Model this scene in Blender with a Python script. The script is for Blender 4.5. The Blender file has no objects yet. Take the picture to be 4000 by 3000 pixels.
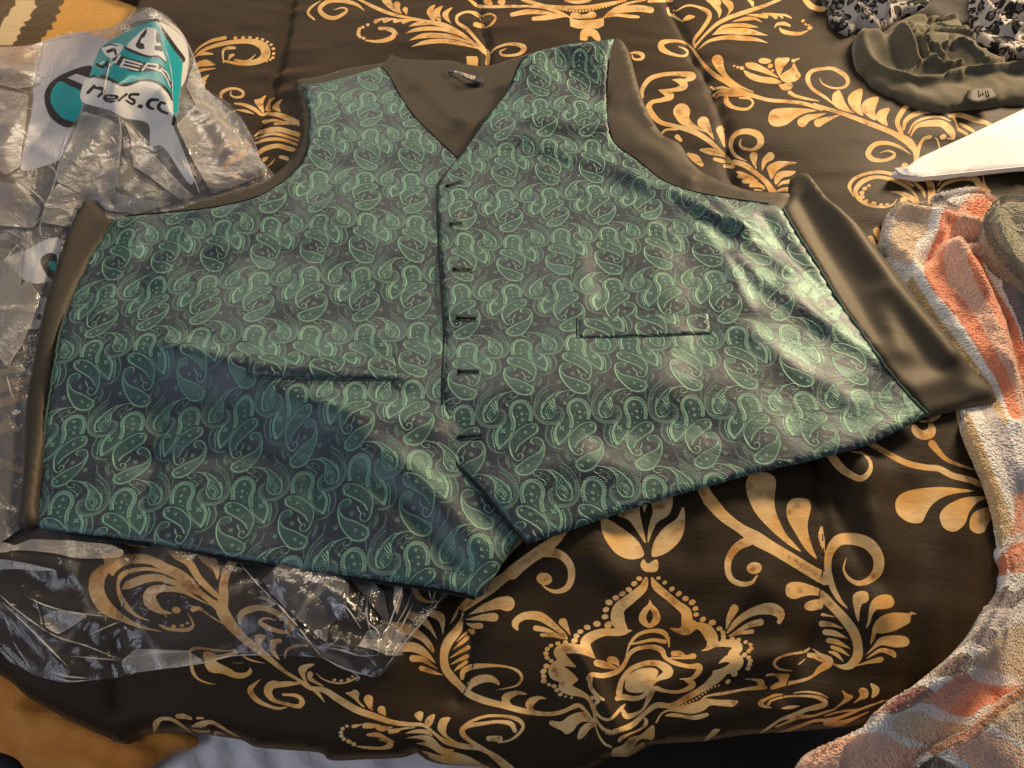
import bpy, bmesh, math, random
import numpy as np
from mathutils import Vector, Matrix
from mathutils.geometry import delaunay_2d_cdt
random.seed(7); rng = np.random.default_rng(7)
sc = bpy.context.scene
C = sc.collection
# ------------------------------------------------------------------ camera
CAM_H = 0.65; PITCH = math.radians(55.0)
HFOV = math.radians(67.0)
cam_d = bpy.data.cameras.new("camera"); cam = bpy.data.objects.new("camera", cam_d); C.objects.link(cam)
cam_d.sensor_width = 36.0; cam_d.lens = 18.0/math.tan(HFOV/2); cam_d.clip_start = 0.01; cam_d.clip_end = 60
cam.location = (0, 0, CAM_H); cam.rotation_euler = (math.pi/2-PITCH, 0, 0)
sc.camera = cam
# ------------------------------------------------------------------ light
w = bpy.data.worlds.new("World"); sc.world = w; w.use_nodes = True
bg = w.node_tree.nodes['Background']; bg.inputs[0].default_value = (0.54, 0.57, 0.66, 1); bg.inputs[1].default_value = 0.22
def area(name, loc, target, size, power, col, sy=None):
    l = bpy.data.lights.new(name, 'AREA'); l.energy = power; l.color = col; l.size = size
    if sy: l.shape = 'RECTANGLE'; l.size_y = sy
    o = bpy.data.objects.new(name, l); C.objects.link(o); o.location = loc
    o.rotation_euler = (Vector(target)-Vector(loc)).to_track_quat('-Z', 'Y').to_euler()
    return o
area("warm_window_light", (1.50, 2.00, 0.88), (0.35, 0.75, 0.0), 0.45, 72, (1.0, 0.76, 0.48))
area("pale_fill_light", (-0.7, 2.7, 1.5), (-0.2, 0.8, 0.0), 1.2, 20, (1.0, 0.84, 0.63), 0.7)  # added fill, brightens the bag and the back of the comforter
area("cool_room_light", (-1.6, -0.7, 1.3), (-0.3, 0.4, 0.0), 1.1, 11, (0.84, 0.88, 1.0))
sc.view_settings.view_transform = 'Standard'; sc.view_settings.look = 'None'
sc.view_settings.exposure = 0.0; sc.view_settings.gamma = 1.0
sc.cycles.transparent_max_bounces = 24; sc.cycles.max_bounces = 10
# ------------------------------------------------------------------ tools
F = 2000.0/math.tan(HFOV/2)              # focal length in photo pixels (4000 wide)
SP, CP = math.sin(PITCH), math.cos(PITCH)
def ray(px, py):
    u = (np.asarray(px, float)-2000.0)/F; v = (np.asarray(py, float)-1500.0)/F
    return u, CP-v*SP, -SP-v*CP
def at(px, py, h=None, iters=34):
    """where the line of sight of a photo pixel meets the surface z=h(x,y)"""
    dx, dy, dz = ray(px, py)
    z = np.zeros_like(dx)
    for i in range(iters):
        t = (z-CAM_H)/dz
        if h is None: break
        zn = h(dx*t, dy*t)
        z = z*0.35+zn*0.65
    t = (z-CAM_H)/dz
    return np.stack([dx*t, dy*t], -1)
def crom(p, n=8, closed=False):
    p = np.asarray(p, float)
    if len(p) < 3 and not closed:
        t = np.linspace(0, 1, n+1)[:, None]; return p[0]*(1-t)+p[-1]*t
    if closed: q = np.vstack([p[-1], p, p[0], p[1]])
    else: q = np.vstack([2*p[0]-p[1], p, 2*p[-1]-p[-2]])
    out = []
    for i in range(1, len(q)-2):
        a, b, c, d = q[i-1], q[i], q[i+1], q[i+2]
        t = np.linspace(0, 1, n, endpoint=False)[:, None]
        out.append(0.5*((2*b)+(-a+c)*t+(2*a-5*b+4*c-d)*t*t+(-a+3*b-3*c+d)*t**3))
    out = np.vstack(out)
    return out if closed else np.vstack([out, q[-2]])
def stroke_poly(p, n=6):
    q = crom(p, n); xy = q[:, :2]; wd = np.maximum(q[:, 2], 0.5)/2
    d = np.gradient(xy, axis=0); d /= (np.linalg.norm(d, axis=1)[:, None]+1e-9)
    nn = np.stack([-d[:, 1], d[:, 0]], 1)
    L = xy+nn*wd[:, None]; R = xy-nn*wd[:, None]
    def cap(c, dr, nr, r, s):
        a = np.linspace(math.pi/2, -math.pi/2, 7)[1:-1]
        return np.array([c+dr*s*math.cos(t)*r+nr*math.sin(t)*r*s for t in a])
    end = cap(xy[-1], d[-1], nn[-1], wd[-1], 1.0)
    st = cap(xy[0], d[0], nn[0], wd[0], -1.0)
    return np.vstack([L, end, R[::-1], st])
def ellipse(x, y, rx, ry=None, a=0, n=14):
    ry = ry or rx; t = np.linspace(0, 2*math.pi, n, endpoint=False)
    X = rx*np.cos(t); Y = ry*np.sin(t)
    return np.stack([x+X*math.cos(a)-Y*math.sin(a), y+X*math.sin(a)+Y*math.cos(a)], 1)
def parse(txt, ox, oy, k):
    """little drawing language -> list of polygons in photo pixels. s stroke, p smooth polygon, q sharp polygon, d dots, b beads along a path"""
    out = []
    for line in txt.replace(';', '\n').split('\n'):
        tk = line.split()
        if not tk: continue
        c = tk[0]
        if c == 's': P = stroke_poly([[float(v) for v in t.split(',')] for t in tk[1:]])
        elif c == 'p': P = crom([[float(v) for v in t.split(',')] for t in tk[1:]], 5, True)
        elif c == 'q': P = np.array([[float(v) for v in t.split(',')] for t in tk[1:]])
        elif c == 'd':
            for t in tk[1:]:
                x, y, r = [float(v) for v in t.split(',')]
                e = ellipse(x, y, r*1.12, r*0.86, random.uniform(-.6, .3)); out.append(np.array([ox, oy])+e*k)
            continue
        elif c == 'b':
            r, sp = [float(v) for v in tk[1].split(',')]
            q = crom([[float(v) for v in t.split(',')] for t in tk[2:]], 12)
            s = np.concatenate([[0], np.cumsum(np.linalg.norm(np.diff(q, axis=0), axis=1))])
            for u in np.arange(0, s[-1], sp):
                x = np.interp(u, s, q[:, 0]); y = np.interp(u, s, q[:, 1])
                out.append(np.array([ox, oy])+ellipse(x, y, r, r*.85, 0, 9)*k)
            continue
        out.append(np.array([ox, oy])+P*k)
    return out
def fill(arr, P, val=1.0, mode='max'):
    """nonzero winding fill of polygon P (x,y in array pixels) into 2D/3D arr"""
    H, W = arr.shape[:2]
    x0, x1 = P[:, 0], np.roll(P[:, 0], -1); y0, y1 = P[:, 1], np.roll(P[:, 1], -1)
    ra, rb = max(0, int(P[:, 1].min())), min(H-1, int(P[:, 1].max())+1)
    ca, cb = max(0, int(P[:, 0].min())-1), min(W-1, int(P[:, 0].max())+2)
    if ra > rb or ca >= cb: return
    cov = np.zeros((rb-ra+1, cb-ca+1)); xs = np.arange(ca, cb+1)
    SS = 3
    for r in range(ra, rb+1):
        row = cov[r-ra]
        for s in range(SS):
            yy = r+(s+0.5)/SS
            up = (y0 <= yy) & (y1 > yy); dn = (y1 <= yy) & (y0 > yy); m = up | dn
            if not m.any(): continue
            X = x0[m]+(yy-y0[m])/(y1[m]-y0[m])*(x1[m]-x0[m]); D = np.where(up[m], 1, -1)
            o = np.argsort(X); X = X[o]; wn = np.cumsum(D[o]); st = None
            for i in range(len(X)):
                if st is None and wn[i] != 0: st = X[i]
                elif st is not None and wn[i] == 0:
                    row += np.clip(np.minimum(xs+1, X[i])-np.maximum(xs, st), 0, 1)/SS; st = None
    cov = np.clip(cov, 0, 1); sub = arr[ra:rb+1, ca:cb+1]
    if arr.ndim == 2:
        if mode == 'max': np.maximum(sub, cov*val, out=sub)
        else: sub[:] = sub*(1-cov)+cov*val
    else:
        v = np.asarray(val, float); sub[:] = sub*(1-cov[..., None])+cov[..., None]*v
def make_image(name, arr, noncolor=False):
    H, W = arr.shape[:2]
    px = np.ones((H, W, 4), np.float32)
    if arr.ndim == 2: px[..., :3] = arr[..., None]
    else: px[..., :arr.shape[2]] = arr
    im = bpy.data.images.new(name, W, H, alpha=True)
    if noncolor: im.colorspace_settings.name = 'Non-Color'
    im.alpha_mode = 'CHANNEL_PACKED'
    im.pixels.foreach_set(px.ravel()); im.pack()
    return im
def seg_dist(x, y, line):
    """distance of points to a polyline and signed side"""
    sh = np.shape(x); x = np.ravel(x); y = np.ravel(y); best = np.full(x.shape, 1e9)
    for (a, b) in zip(line[:-1], line[1:]):
        d = b-a; L = d@d+1e-12; t = np.clip(((x-a[0])*d[0]+(y-a[1])*d[1])/L, 0, 1)
        dd = np.hypot(x-a[0]-t*d[0], y-a[1]-t*d[1]); best = np.minimum(best, dd)
    return best.reshape(sh)
def inside(x, y, P):
    c = np.zeros(np.shape(x), bool)
    for (a, b) in zip(P, np.roll(P, -1, axis=0)):
        m = (a[1] > y) != (b[1] > y)
        with np.errstate(divide='ignore', invalid='ignore'):
            c ^= m & (x < (b[0]-a[0])*(y-a[1])/(b[1]-a[1]+1e-15)+a[0])
    return c
def cached(f, step, box=(-2.6, -0.6, 2.8, 2.7)):
    """tabulate a height function once and look it up bilinearly"""
    gx = np.arange(box[0], box[2], step); gy = np.arange(box[1], box[3], step)
    X, Y = np.meshgrid(gx, gy); T = f(X, Y).astype(np.float64); ny, nx = T.shape
    def g(x, y):
        u = np.clip((np.asarray(x)-box[0])/step, 0, nx-1.001); v = np.clip((np.asarray(y)-box[1])/step, 0, ny-1.001)
        i = u.astype(int); j = v.astype(int); a = u-i; b = v-j
        return (T[j, i]*(1-a)+T[j, i+1]*a)*(1-b)+(T[j+1, i]*(1-a)+T[j+1, i+1]*a)*b
    return g
# cheap smooth noise on arrays
class VN:
    def __init__(s, seed): s.t = np.random.default_rng(seed).random((256, 256))*2-1
    def __call__(s, x, y):
        xi = np.floor(x).astype(int); yi = np.floor(y).astype(int); fx = x-xi; fy = y-yi
        fx = fx*fx*(3-2*fx); fy = fy*fy*(3-2*fy)
        g = lambda a, b: s.t[(xi+a) & 255, (yi+b) & 255]
        return (g(0, 0)*(1-fx)+g(1, 0)*fx)*(1-fy)+(g(0, 1)*(1-fx)+g(1, 1)*fx)*fy
N1, N2, N3, N4 = VN(1), VN(2), VN(3), VN(4)
def smooth(a, b, x):
    t = np.clip((x-a)/(b-a), 0, 1); return t*t*(3-2*t)
def ridges(lst, px=True):
    """list of (x1,y1,x2,y2,width,amp[,x3,y3..]) creases in photo pixels -> height function"""
    L = []
    for r in lst:
        pts = np.array(r[0], float).reshape(-1, 2); wpts = at(pts[:, 0], pts[:, 1])
        wpts = crom(wpts, 5) if len(wpts) > 2 else wpts
        sc_ = F/(-(ray(*pts[len(pts)//2])[2]) and 1) ; dz = -ray(*pts[len(pts)//2])[2]
        m = CAM_H/dz/F                        # metres per photo pixel there
        L.append((wpts, r[1]*m, r[2]))
    def f(x, y):
        z = np.zeros(np.shape(x))
        for (wp, wd, amp) in L:
            d = seg_dist(x, y, wp); z = z+amp*np.exp(-(d/wd)**2)
        return z
    return f
def link(o, parent=None):
    C.objects.link(o)
    if parent: o.parent = parent
    return o
def tag(o, label=None, cat=None, group=None, kind=None):
    for k, v in (('label', label), ('category', cat), ('group', group), ('kind', kind)):
        if v: o[k] = v
    return o
def empty(name, loc, label, cat, group=None):
    o = bpy.data.objects.new(name, None); o.location = loc; o.empty_display_size = 0.05; C.objects.link(o)
    o['_l'] = 0; del o['_l']
    return tag(o, label, cat, group)
def mesh_obj(name, V, Fc, mat, parent=None, uv=None, smooth_=True):
    off = np.zeros(3); a = parent
    while a: off = off+np.array(a.location); a = a.parent
    me = bpy.data.meshes.new(name)
    me.from_pydata([tuple(p) for p in (np.asarray(V)-off)], [], [tuple(int(i) for i in f) for f in Fc])
    if uv is not None:
        l = me.uv_layers.new(name='UVMap'); idx = np.zeros(len(me.loops), np.int32); me.loops.foreach_get('vertex_index', idx)
        l.data.foreach_set('uv', np.asarray(uv, np.float32)[idx].ravel())
    if smooth_: me.polygons.foreach_set('use_smooth', [True]*len(me.polygons))
    if mat: me.materials.append(mat)
    o = bpy.data.objects.new(name, me); link(o, parent)
    return o
def outline_w(src, h, n=6, closed=True):
    P = crom(np.array(src, float), n, closed) if n > 1 else np.array(src, float)
    return at(P[:, 0], P[:, 1], h)
def resample(P, step):
    Q = np.vstack([P, P[:1]]); s = np.concatenate([[0], np.cumsum(np.linalg.norm(np.diff(Q, axis=0), axis=1))])
    n = max(8, int(s[-1]/step)); u = np.linspace(0, s[-1], n, endpoint=False)
    return np.stack([np.interp(u, s, Q[:, 0]), np.interp(u, s, Q[:, 1])], 1)
def sheet(name, P, hf, step, mat, parent=None, thick=0.0015, edge=None, box=None, extra=None, jitter=0.0, keep=None):
    """cloth inside world outline P, height hf(x,y); edge=(width, under(x,y)) lets the rim sink to what is below"""
    B = resample(P, step*0.8)
    x0, y0 = B.min(0); x1, y1 = B.max(0)
    gx, gy = np.meshgrid(np.arange(x0, x1, step), np.arange(y0, y1, step*0.9)); gx = gx+(np.arange(gx.shape[0]) % 2)[:, None]*step*0.5
    g = np.stack([gx.ravel(), gy.ravel()], 1)
    if jitter: g += rng.normal(0, jitter*step, g.shape)
    if extra is not None: g = np.vstack([g, extra])
    g = g[inside(g[:, 0], g[:, 1], B)]
    D = seg_dist(g[:, 0], g[:, 1], np.vstack([B, B[:1]]))
    g = g[D > step*0.45]
    allp = np.vstack([B, g]); nb = len(B)
    r = delaunay_2d_cdt([Vector((float(a), float(b))) for a, b in allp], [], [list(range(nb))], 1, 1e-7)
    V2 = np.array([(v.x, v.y) for v in r[0]]); Fc = r[2]
    Z = hf(V2[:, 0], V2[:, 1])
    d = seg_dist(V2[:, 0], V2[:, 1], np.vstack([B, B[:1]]))
    if edge:
        k = np.sqrt(np.clip(1-(1-np.clip(d/edge[0], 0, 1))**2, 0, 1)); U = edge[1](V2[:, 0], V2[:, 1]); Z = U+(Z-U)*k
    V = np.column_stack([V2, Z])
    b = box or (-1, 0, 2, 2)
    uv = np.column_stack([(V2[:, 0]-b[0])/b[2], (V2[:, 1]-b[1])/b[3]])
    o = mesh_obj(name, V, Fc, mat, parent, uv)
    if thick:
        m = o.modifiers.new('thickness', 'SOLIDIFY'); m.thickness = thick; m.offset = -1.0
    return o
# ------------------------------------------------------------------ node helpers
def mat_new(name):
    m = bpy.data.materials.new(name); m.use_nodes = True; nt = m.node_tree; nt.nodes.clear()
    out = nt.nodes.new('ShaderNodeOutputMaterial'); return m, nt, out
def nd(nt, t, **kw):
    n = nt.nodes.new('ShaderNode'+t)
    for k, v in kw.items():
        if k.startswith('_'): setattr(n, k[1:], v)
        else:
            key = k.replace('__', ' ')
            n.inputs[int(key[1:]) if key[0] == 'i' and key[1:].isdigit() else key].default_value = v
    return n
def mixc(nt, fac, a, b, mode='MIX'):
    n = nt.nodes.new('ShaderNodeMix'); n.data_type = 'RGBA'; n.blend_type = mode
    for s, v in ((0, fac), (6, a), (7, b)):
        if hasattr(v, 'is_linked'): nt.links.new(v, n.inputs[s])
        else: n.inputs[s].default_value = v if s == 0 or len(v) == 4 else (*v, 1)
    return n.outputs[2]
def math_(nt, op, a, b=0.0, clamp=False):
    n = nt.nodes.new('ShaderNodeMath'); n.operation = op; n.use_clamp = clamp
    for i, v in enumerate((a, b)):
        if hasattr(v, 'is_linked'): nt.links.new(v, n.inputs[i])
        else: n.inputs[i].default_value = v
    return n.outputs[0]
def ramp(nt, f, stops):
    n = nt.nodes.new('ShaderNodeValToRGB'); nt.links.new(f, n.inputs[0]); e = n.color_ramp.elements
    while len(e) < len(stops): e.new(0.5)
    for i, (p, c) in enumerate(stops): e[i].position = p; e[i].color = (*c, 1) if len(c) == 3 else c
    return n.outputs[0]
def noise(nt, scale, detail=4, rough=0.5, vec=None, dist=0.0):
    n = nd(nt, 'TexNoise', Scale=scale, Detail=detail, Roughness=rough, Distortion=dist)
    if vec is None: vec = nd(nt, 'NewGeometry').outputs['Position']
    nt.links.new(vec, n.inputs['Vector']); return n.outputs['Fac']
def bump(nt, hgt, dist, strength=1.0, normal=None):
    n = nd(nt, 'Bump', Strength=strength, Distance=dist); nt.links.new(hgt, n.inputs['Height'])
    if normal is not None: nt.links.new(normal, n.inputs['Normal'])
    return n.outputs['Normal']
def scaled(nt, vec, sx, sy, sz, rot=0):
    n = nd(nt, 'Mapping'); nt.links.new(vec, n.inputs['Vector']); n.inputs['Scale'].default_value = (sx, sy, sz); n.inputs['Rotation'].default_value = (0, 0, rot); return n.outputs[0]
def pbsdf(nt, out, color, rough=0.7, spec=0.4, sheen=0.0, normal=None, sheen_tint=(1, 1, 1), sheen_rough=0.4):
    p = nd(nt, 'BsdfPrincipled'); p.inputs['Specular IOR Level'].default_value = spec
    p.inputs['Sheen Weight'].default_value = sheen; p.inputs['Sheen Roughness'].default_value = sheen_rough; p.inputs['Sheen Tint'].default_value = (*sheen_tint, 1)
    for s, v in (('Base Color', color), ('Roughness', rough)):
        if hasattr(v, 'is_linked'): nt.links.new(v, p.inputs[s])
        else: p.inputs[s].default_value = (*v, 1) if s == 'Base Color' and len(v) == 3 else v
    if normal is not None: nt.links.new(normal, p.inputs['Normal'])
    if out is not None: nt.links.new(p.outputs[0], out.inputs[0])
    return p
def img(nt, image, ext='EXTEND', vec=None):
    n = nt.nodes.new('ShaderNodeTexImage'); n.image = image; n.extension = ext; n.interpolation = 'Cubic' if ext == 'REPEAT' else 'Linear'
    if vec is not None: nt.links.new(vec, n.inputs[0])
    return n
# ------------------------------------------------------------------ gold ornament printed on the comforter (drawn as strokes and leaves)
GOLD = []
K = 0.5425
GOLD += parse("""s 1390,395,3 1440,340,12 1520,295,22 1620,272,26
s 1385,430,3 1450,370,18 1560,325,28 1700,300,32 1820,300,40 1900,340,66 1910,400,64 1860,440,44 1780,455,34 1700,455,24 1620,440,14
s 1610,450,10 1605,400,14 1610,360,18 1650,345,24 1690,345,18
s 1645,435,4 1660,405,24 1680,395,18;s 1690,430,10 1780,440,18 1842,390,3
d 1695,273,13 1750,272,13 1800,270,12 1850,278,12 1890,284,12 1925,302,11 1952,322,11 1968,350,12 1970,385,12 1965,415,11 1945,428,10 1920,440,8
p 1395,490 1420,450 1480,430 1530,450 1552,467 1500,475 1440,480
s 1395,530,4 1450,505,22 1550,492,6;s 1410,400,6 1460,385,26 1530,388,10;p 1390,560 1430,570 1480,545 1505,540 1470,590 1430,590
s 1590,700,20 1600,665,26 1650,640,20 1710,640,16 1750,665,22 1740,695,20 1690,700,14 1660,680,12 1665,655,6
p 1830,720 1870,710 1915,685 1895,740 1900,815 1850,760;p 1910,790 1940,720 1980,700 1950,750 1950,800;p 1960,770 2000,730 2035,715 2010,760 2020,805 1975,790
s 1690,745,10 1760,755,22 1830,785,28 1885,825,20 1930,820,22 2000,825,32 2080,855,40 2180,900,36
s 1700,790,4 1770,800,20 1830,820,4
s 1900,880,22 1960,865,18 2020,875,16 2060,890,6;s 1980,890,20 2060,885,24 2130,895,10
s 1830,980,8 1900,945,30 2000,930,36 2100,955,34 2180,980,34;s 1840,1000,6 1940,965,20 2020,970,20 2160,1015,14;s 1840,1030,16 1920,1005,24 2030,1005,22 2160,1050,16
s 1850,1110,30 1910,1070,34 2000,1050,32 2080,1070,34 2140,1085,20
s 1900,1150,30 1925,1135,14;s 1920,1200,2 1950,1180,12 1980,1140,2;s 2020,1130,24 2060,1140,28 2085,1160,14
s 1600,870,20 1640,820,20 1690,800,14;s 1480,1000,40 1560,1060,30 1600,1040,20
s 1530,1180,10 1560,1100,40 1640,1030,50 1740,1020,60 1800,1060,40;s 1620,1200,40 1680,1140,60 1760,1100,50;s 1650,1240,30 1700,1270,40
s 1400,600,30 1450,620,30 1480,590,10
s 1480,1330,10 1540,1220,30 1500,1130,20;s 1300,1250,20 1400,1180,40 1440,1080,20
s 700,1200,30 850,1150,50 1000,1200,40;s 900,1350,20 1050,1300,40 1150,1380,30""", 0, 0, K)
GOLD += parse("""s 465,5,4 400,50,16 375,95,20 420,140,14
s 780,75,3 720,30,24 620,5,30 520,10,30 460,60,30 490,110,32 560,130,28 630,100,22 655,70,16 620,55,10 560,70,3
s 740,-5,16 850,50,24 960,95,24 1060,120,20 1200,150,24 1350,180,34 1470,240,30 1560,310,26 1630,360,28 1670,400,30 1665,460,30
p 905,0 970,0 990,50 1030,95 960,60;s 1015,35,50 1022,65,30 1047,100,4;s 1075,70,40 1085,105,4
s 860,155,30 900,138,16 950,128,4;s 925,150,30 970,138,18 1010,135,4;s 1000,152,28 1050,145,16 1090,140,4;s 1060,158,26 1110,145,16 1160,145,4
s 1105,188,6 1160,172,26 1240,168,20 1310,180,4;s 1075,240,3 1150,215,26 1250,205,30 1360,215,24 1500,268,3;s 1105,290,3 1200,258,34 1320,255,34 1430,270,26 1580,325,4;s 1120,335,3 1220,305,30 1350,295,32 1480,315,26 1590,348,4
p 1265,145 1230,90 1250,50 1290,35 1275,80 1290,140;p 1330,155 1280,120 1285,70 1345,42 1325,90;p 1410,170 1350,130 1350,85 1415,52 1385,100 1395,150
s 1665,380,20 1600,300,22 1520,210,24 1450,160,22 1455,110,20 1530,85,18 1600,120,14 1620,150,6;s 1440,110,4 1500,85,8 1570,85,10 1625,120,8
s 1580,175,36 1630,190,30;s 1645,205,4 1700,170,18 1725,125,14 1690,100,14 1640,110,14 1640,130,5
s 1535,-5,20 1590,40,24 1620,50,20;s 1610,45,22 1720,48,22 1850,45,20 1900,48,18;s 1690,385,5 1660,360,10
p 1640,0 1690,0 1700,35 1650,25;p 1750,0 1795,0 1780,40 1740,20
s 1690,385,5 1720,350,14 1800,320,18 1880,320,26 1930,345,40 1900,385,24 1830,400,18 1770,395,16 1760,370,14 1800,350,6
q 1515,405 1590,405 1600,425 1595,485 1520,480
d 805,178,12 770,195,12 745,208,14 738,228,14 738,248,14 748,265,12 775,275,12
s 790,290,10 860,298,20 930,290,30 985,265,34 990,230,26 940,215,10;s 890,205,24 960,205,20 1000,220,14 1022,250,4""", 1000, 0, K)
GOLD += parse("""s 0,45,14 120,45,18 240,55,22 340,90,26 430,130,10
s 70,0,10 130,15,24 250,45,26 400,55,28 550,50,28 680,30,26 800,5,14
b 10,24 90,0 160,15 250,42 350,66 440,78 520,78 600,64 690,42 780,14 830,0
s 380,5,6 460,15,24 540,8,18 570,0,6
s 0,105,30 110,85,36 230,90,26 330,105,10;s 155,135,28 260,125,36 370,115,18 410,120,5
s 660,125,5 720,85,30 820,65,50 920,60,48 1000,72,46;s 660,128,5 750,108,20 850,118,24 910,122,18;s 680,110,4 740,60,14 850,20,16 960,0,10
p 425,95 470,90 500,105 540,100 560,85 590,85 608,110 580,130 440,130
q 415,130 480,145 600,140 662,125 660,185 620,205 470,205 420,190
p 490,280 500,220 550,205 610,220 638,280 620,295 590,280 570,260 545,265 540,290 510,290
s 985,10,20 1050,5,24 1150,5,20;s 850,385,8 890,378,20 940,395,30 930,425,20 880,425,14 865,400,10
s 1120,60,14 1135,100,22 1170,120,20 1230,155,10;d 1165,75,8 1165,105,8
s 1180,80,10 1260,40,14 1340,50,18 1410,85,34 1420,130,30 1370,210,26 1310,290,22 1320,340,14
s 1240,140,20 1275,125,36 1310,120,14
s 1320,330,14 1390,250,18 1480,170,26 1580,120,30 1700,80,30 1820,40,24 1930,-5,20
p 1400,0 1500,0 1500,50 1510,80 1490,130 1480,90 1430,30;p 1510,0 1580,10 1595,60 1570,90 1545,120 1560,70;p 1695,0 1740,10 1735,50 1710,20
s 1590,155,4 1680,135,26 1750,135,20 1800,160,4;s 1690,105,4 1760,110,20 1830,118,30;s 1800,95,5 1870,105,22 1900,125,26;s 1870,95,4 1930,110,20 1945,125,18;s 1930,100,4 1970,110,16 2010,128,12
s 1445,250,4 1520,195,24 1620,180,24 1700,185,26 1770,195,4;s 1440,250,4 1520,228,34 1620,225,50 1720,230,40 1840,255,3;s 1340,355,4 1420,295,20 1540,270,30 1660,275,36 1760,285,24 1840,308,3
s 1890,200,4 1910,175,20 1960,170,26 2000,185,16;s 1925,200,6 1950,225,28 2010,240,28 2080,240,22 2130,220,6;d 2095,150,12 2115,175,9 2145,200,16 2135,180,7
s 2100,5,12 2150,50,24 2212,75,20
s 1200,335,5 1240,350,12 1265,375,14 1250,398,18 1210,402,18 1140,385,26 1080,350,46 1080,310,40 1140,295,24 1220,300,18 1290,340,16 1330,395,22 1390,475,26 1460,540,34 1560,600,34 1640,660,50 1740,690,30 1850,720,26 1980,730,24 2100,745,26 2230,785,26
s 1480,435,84 1500,490,56 1550,560,30 1640,620,16 1735,662,8
p 1775,435 1800,418 1850,425 1867,440 1840,458 1790,455;d 1860,475,18 1877,508,10 1655,490,16 1625,483,10 1600,474,8 2027,437,14 2050,428,8 2065,422,6
p 1680,455 1740,450 1800,475 1860,510 1920,560 1870,545 1780,515 1700,490
p 1668,505 1720,525 1800,550 1880,560 1940,590 1920,602 1840,600 1740,580 1690,550
p 1895,430 1940,415 2000,422 1960,480 1935,530 1930,560 1900,500
p 2030,455 2060,510 2078,545 2040,585 1960,590 1930,550 1960,520 2010,490
p 1920,610 1950,605 2000,590 2022,620 2000,645 1950,648;s 2000,665,30 2040,690,22 2120,710,18 2212,728,4
s 1450,640,20 1520,630,18 1600,650,6;s 1455,680,10 1500,655,20 1590,660,30;s 1465,710,4 1500,680,24 1580,680,30 1640,680,30
s 1540,700,30 1550,740,40 1600,775,24 1690,785,20 1735,745,16 1710,710,16 1640,705,12
p 1845,850 1870,795 1940,778 2060,778 2195,795 2110,815 2040,850 1980,895 1910,912 1860,895
s 2090,880,70 2130,850,50 2190,835,30 2260,815,4
s 940,700,16 940,640,30 990,570,34 1070,540,30 1180,530,30 1300,545,50 1260,575,24 1160,575,8;s 1170,575,10 1220,590,50 1240,620,50 1180,645,30 1060,650,8
s 1060,650,10 1120,675,50 1140,695,50 1080,720,30 1010,735,30 985,775,44 1010,825,44 1070,880,34 1160,905,30 1300,945,40 1400,1000,36 1480,1070,30 1560,1150,24 1600,1200,12
s 1222,805,124 1240,860,84 1290,900,40 1400,952,4;s 1378,882,88 1410,930,50 1455,1005,4;s 1500,935,60 1510,980,40 1530,1060,6
s 1075,965,14 1110,935,16 1190,930,16;s 1190,985,36 1215,1010,24
s 1360,1080,20 1430,1090,50 1500,1110,30 1560,1140,5;s 1460,1145,26 1520,1160,26 1575,1170,10;s 1535,1195,30 1585,1205,20;s 1270,1110,24 1320,1140,56 1365,1185,30
s 1690,1160,4 1610,1120,24 1575,1050,30 1600,975,34 1680,945,40 1770,970,50 1790,1030,46 1740,1075,24 1670,1070,20 1640,1040,14 1650,1000,4
s 1600,1165,36 1680,1190,40 1760,1250,30 1830,1310,36 1880,1385,50
s 1740,1125,60 1745,1170,30 1760,1215,4;s 1860,1125,60 1820,1160,40 1800,1230,4
p 1840,1200 1900,1165 1960,1160 2050,1172 1980,1190 1910,1230 1870,1290 1845,1240
p 1900,1330 1890,1280 1930,1235 2040,1232 2010,1265 1950,1280
s 1915,1340,6 1950,1315,24 2010,1305,30;s 1910,1375,10 1950,1365,26 2005,1362,34
s 1620,1235,10 1650,1250,30 1740,1275,4;s 1630,1270,20 1700,1275,30 1770,1300,6;s 1670,1305,30 1740,1310,30 1820,1345,5;s 1720,1335,26 1780,1340,20 1820,1360,10;s 1750,1365,14 1800,1372,8
d 1435,630,10 1452,690,12""", 2000, 0, K)
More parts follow.
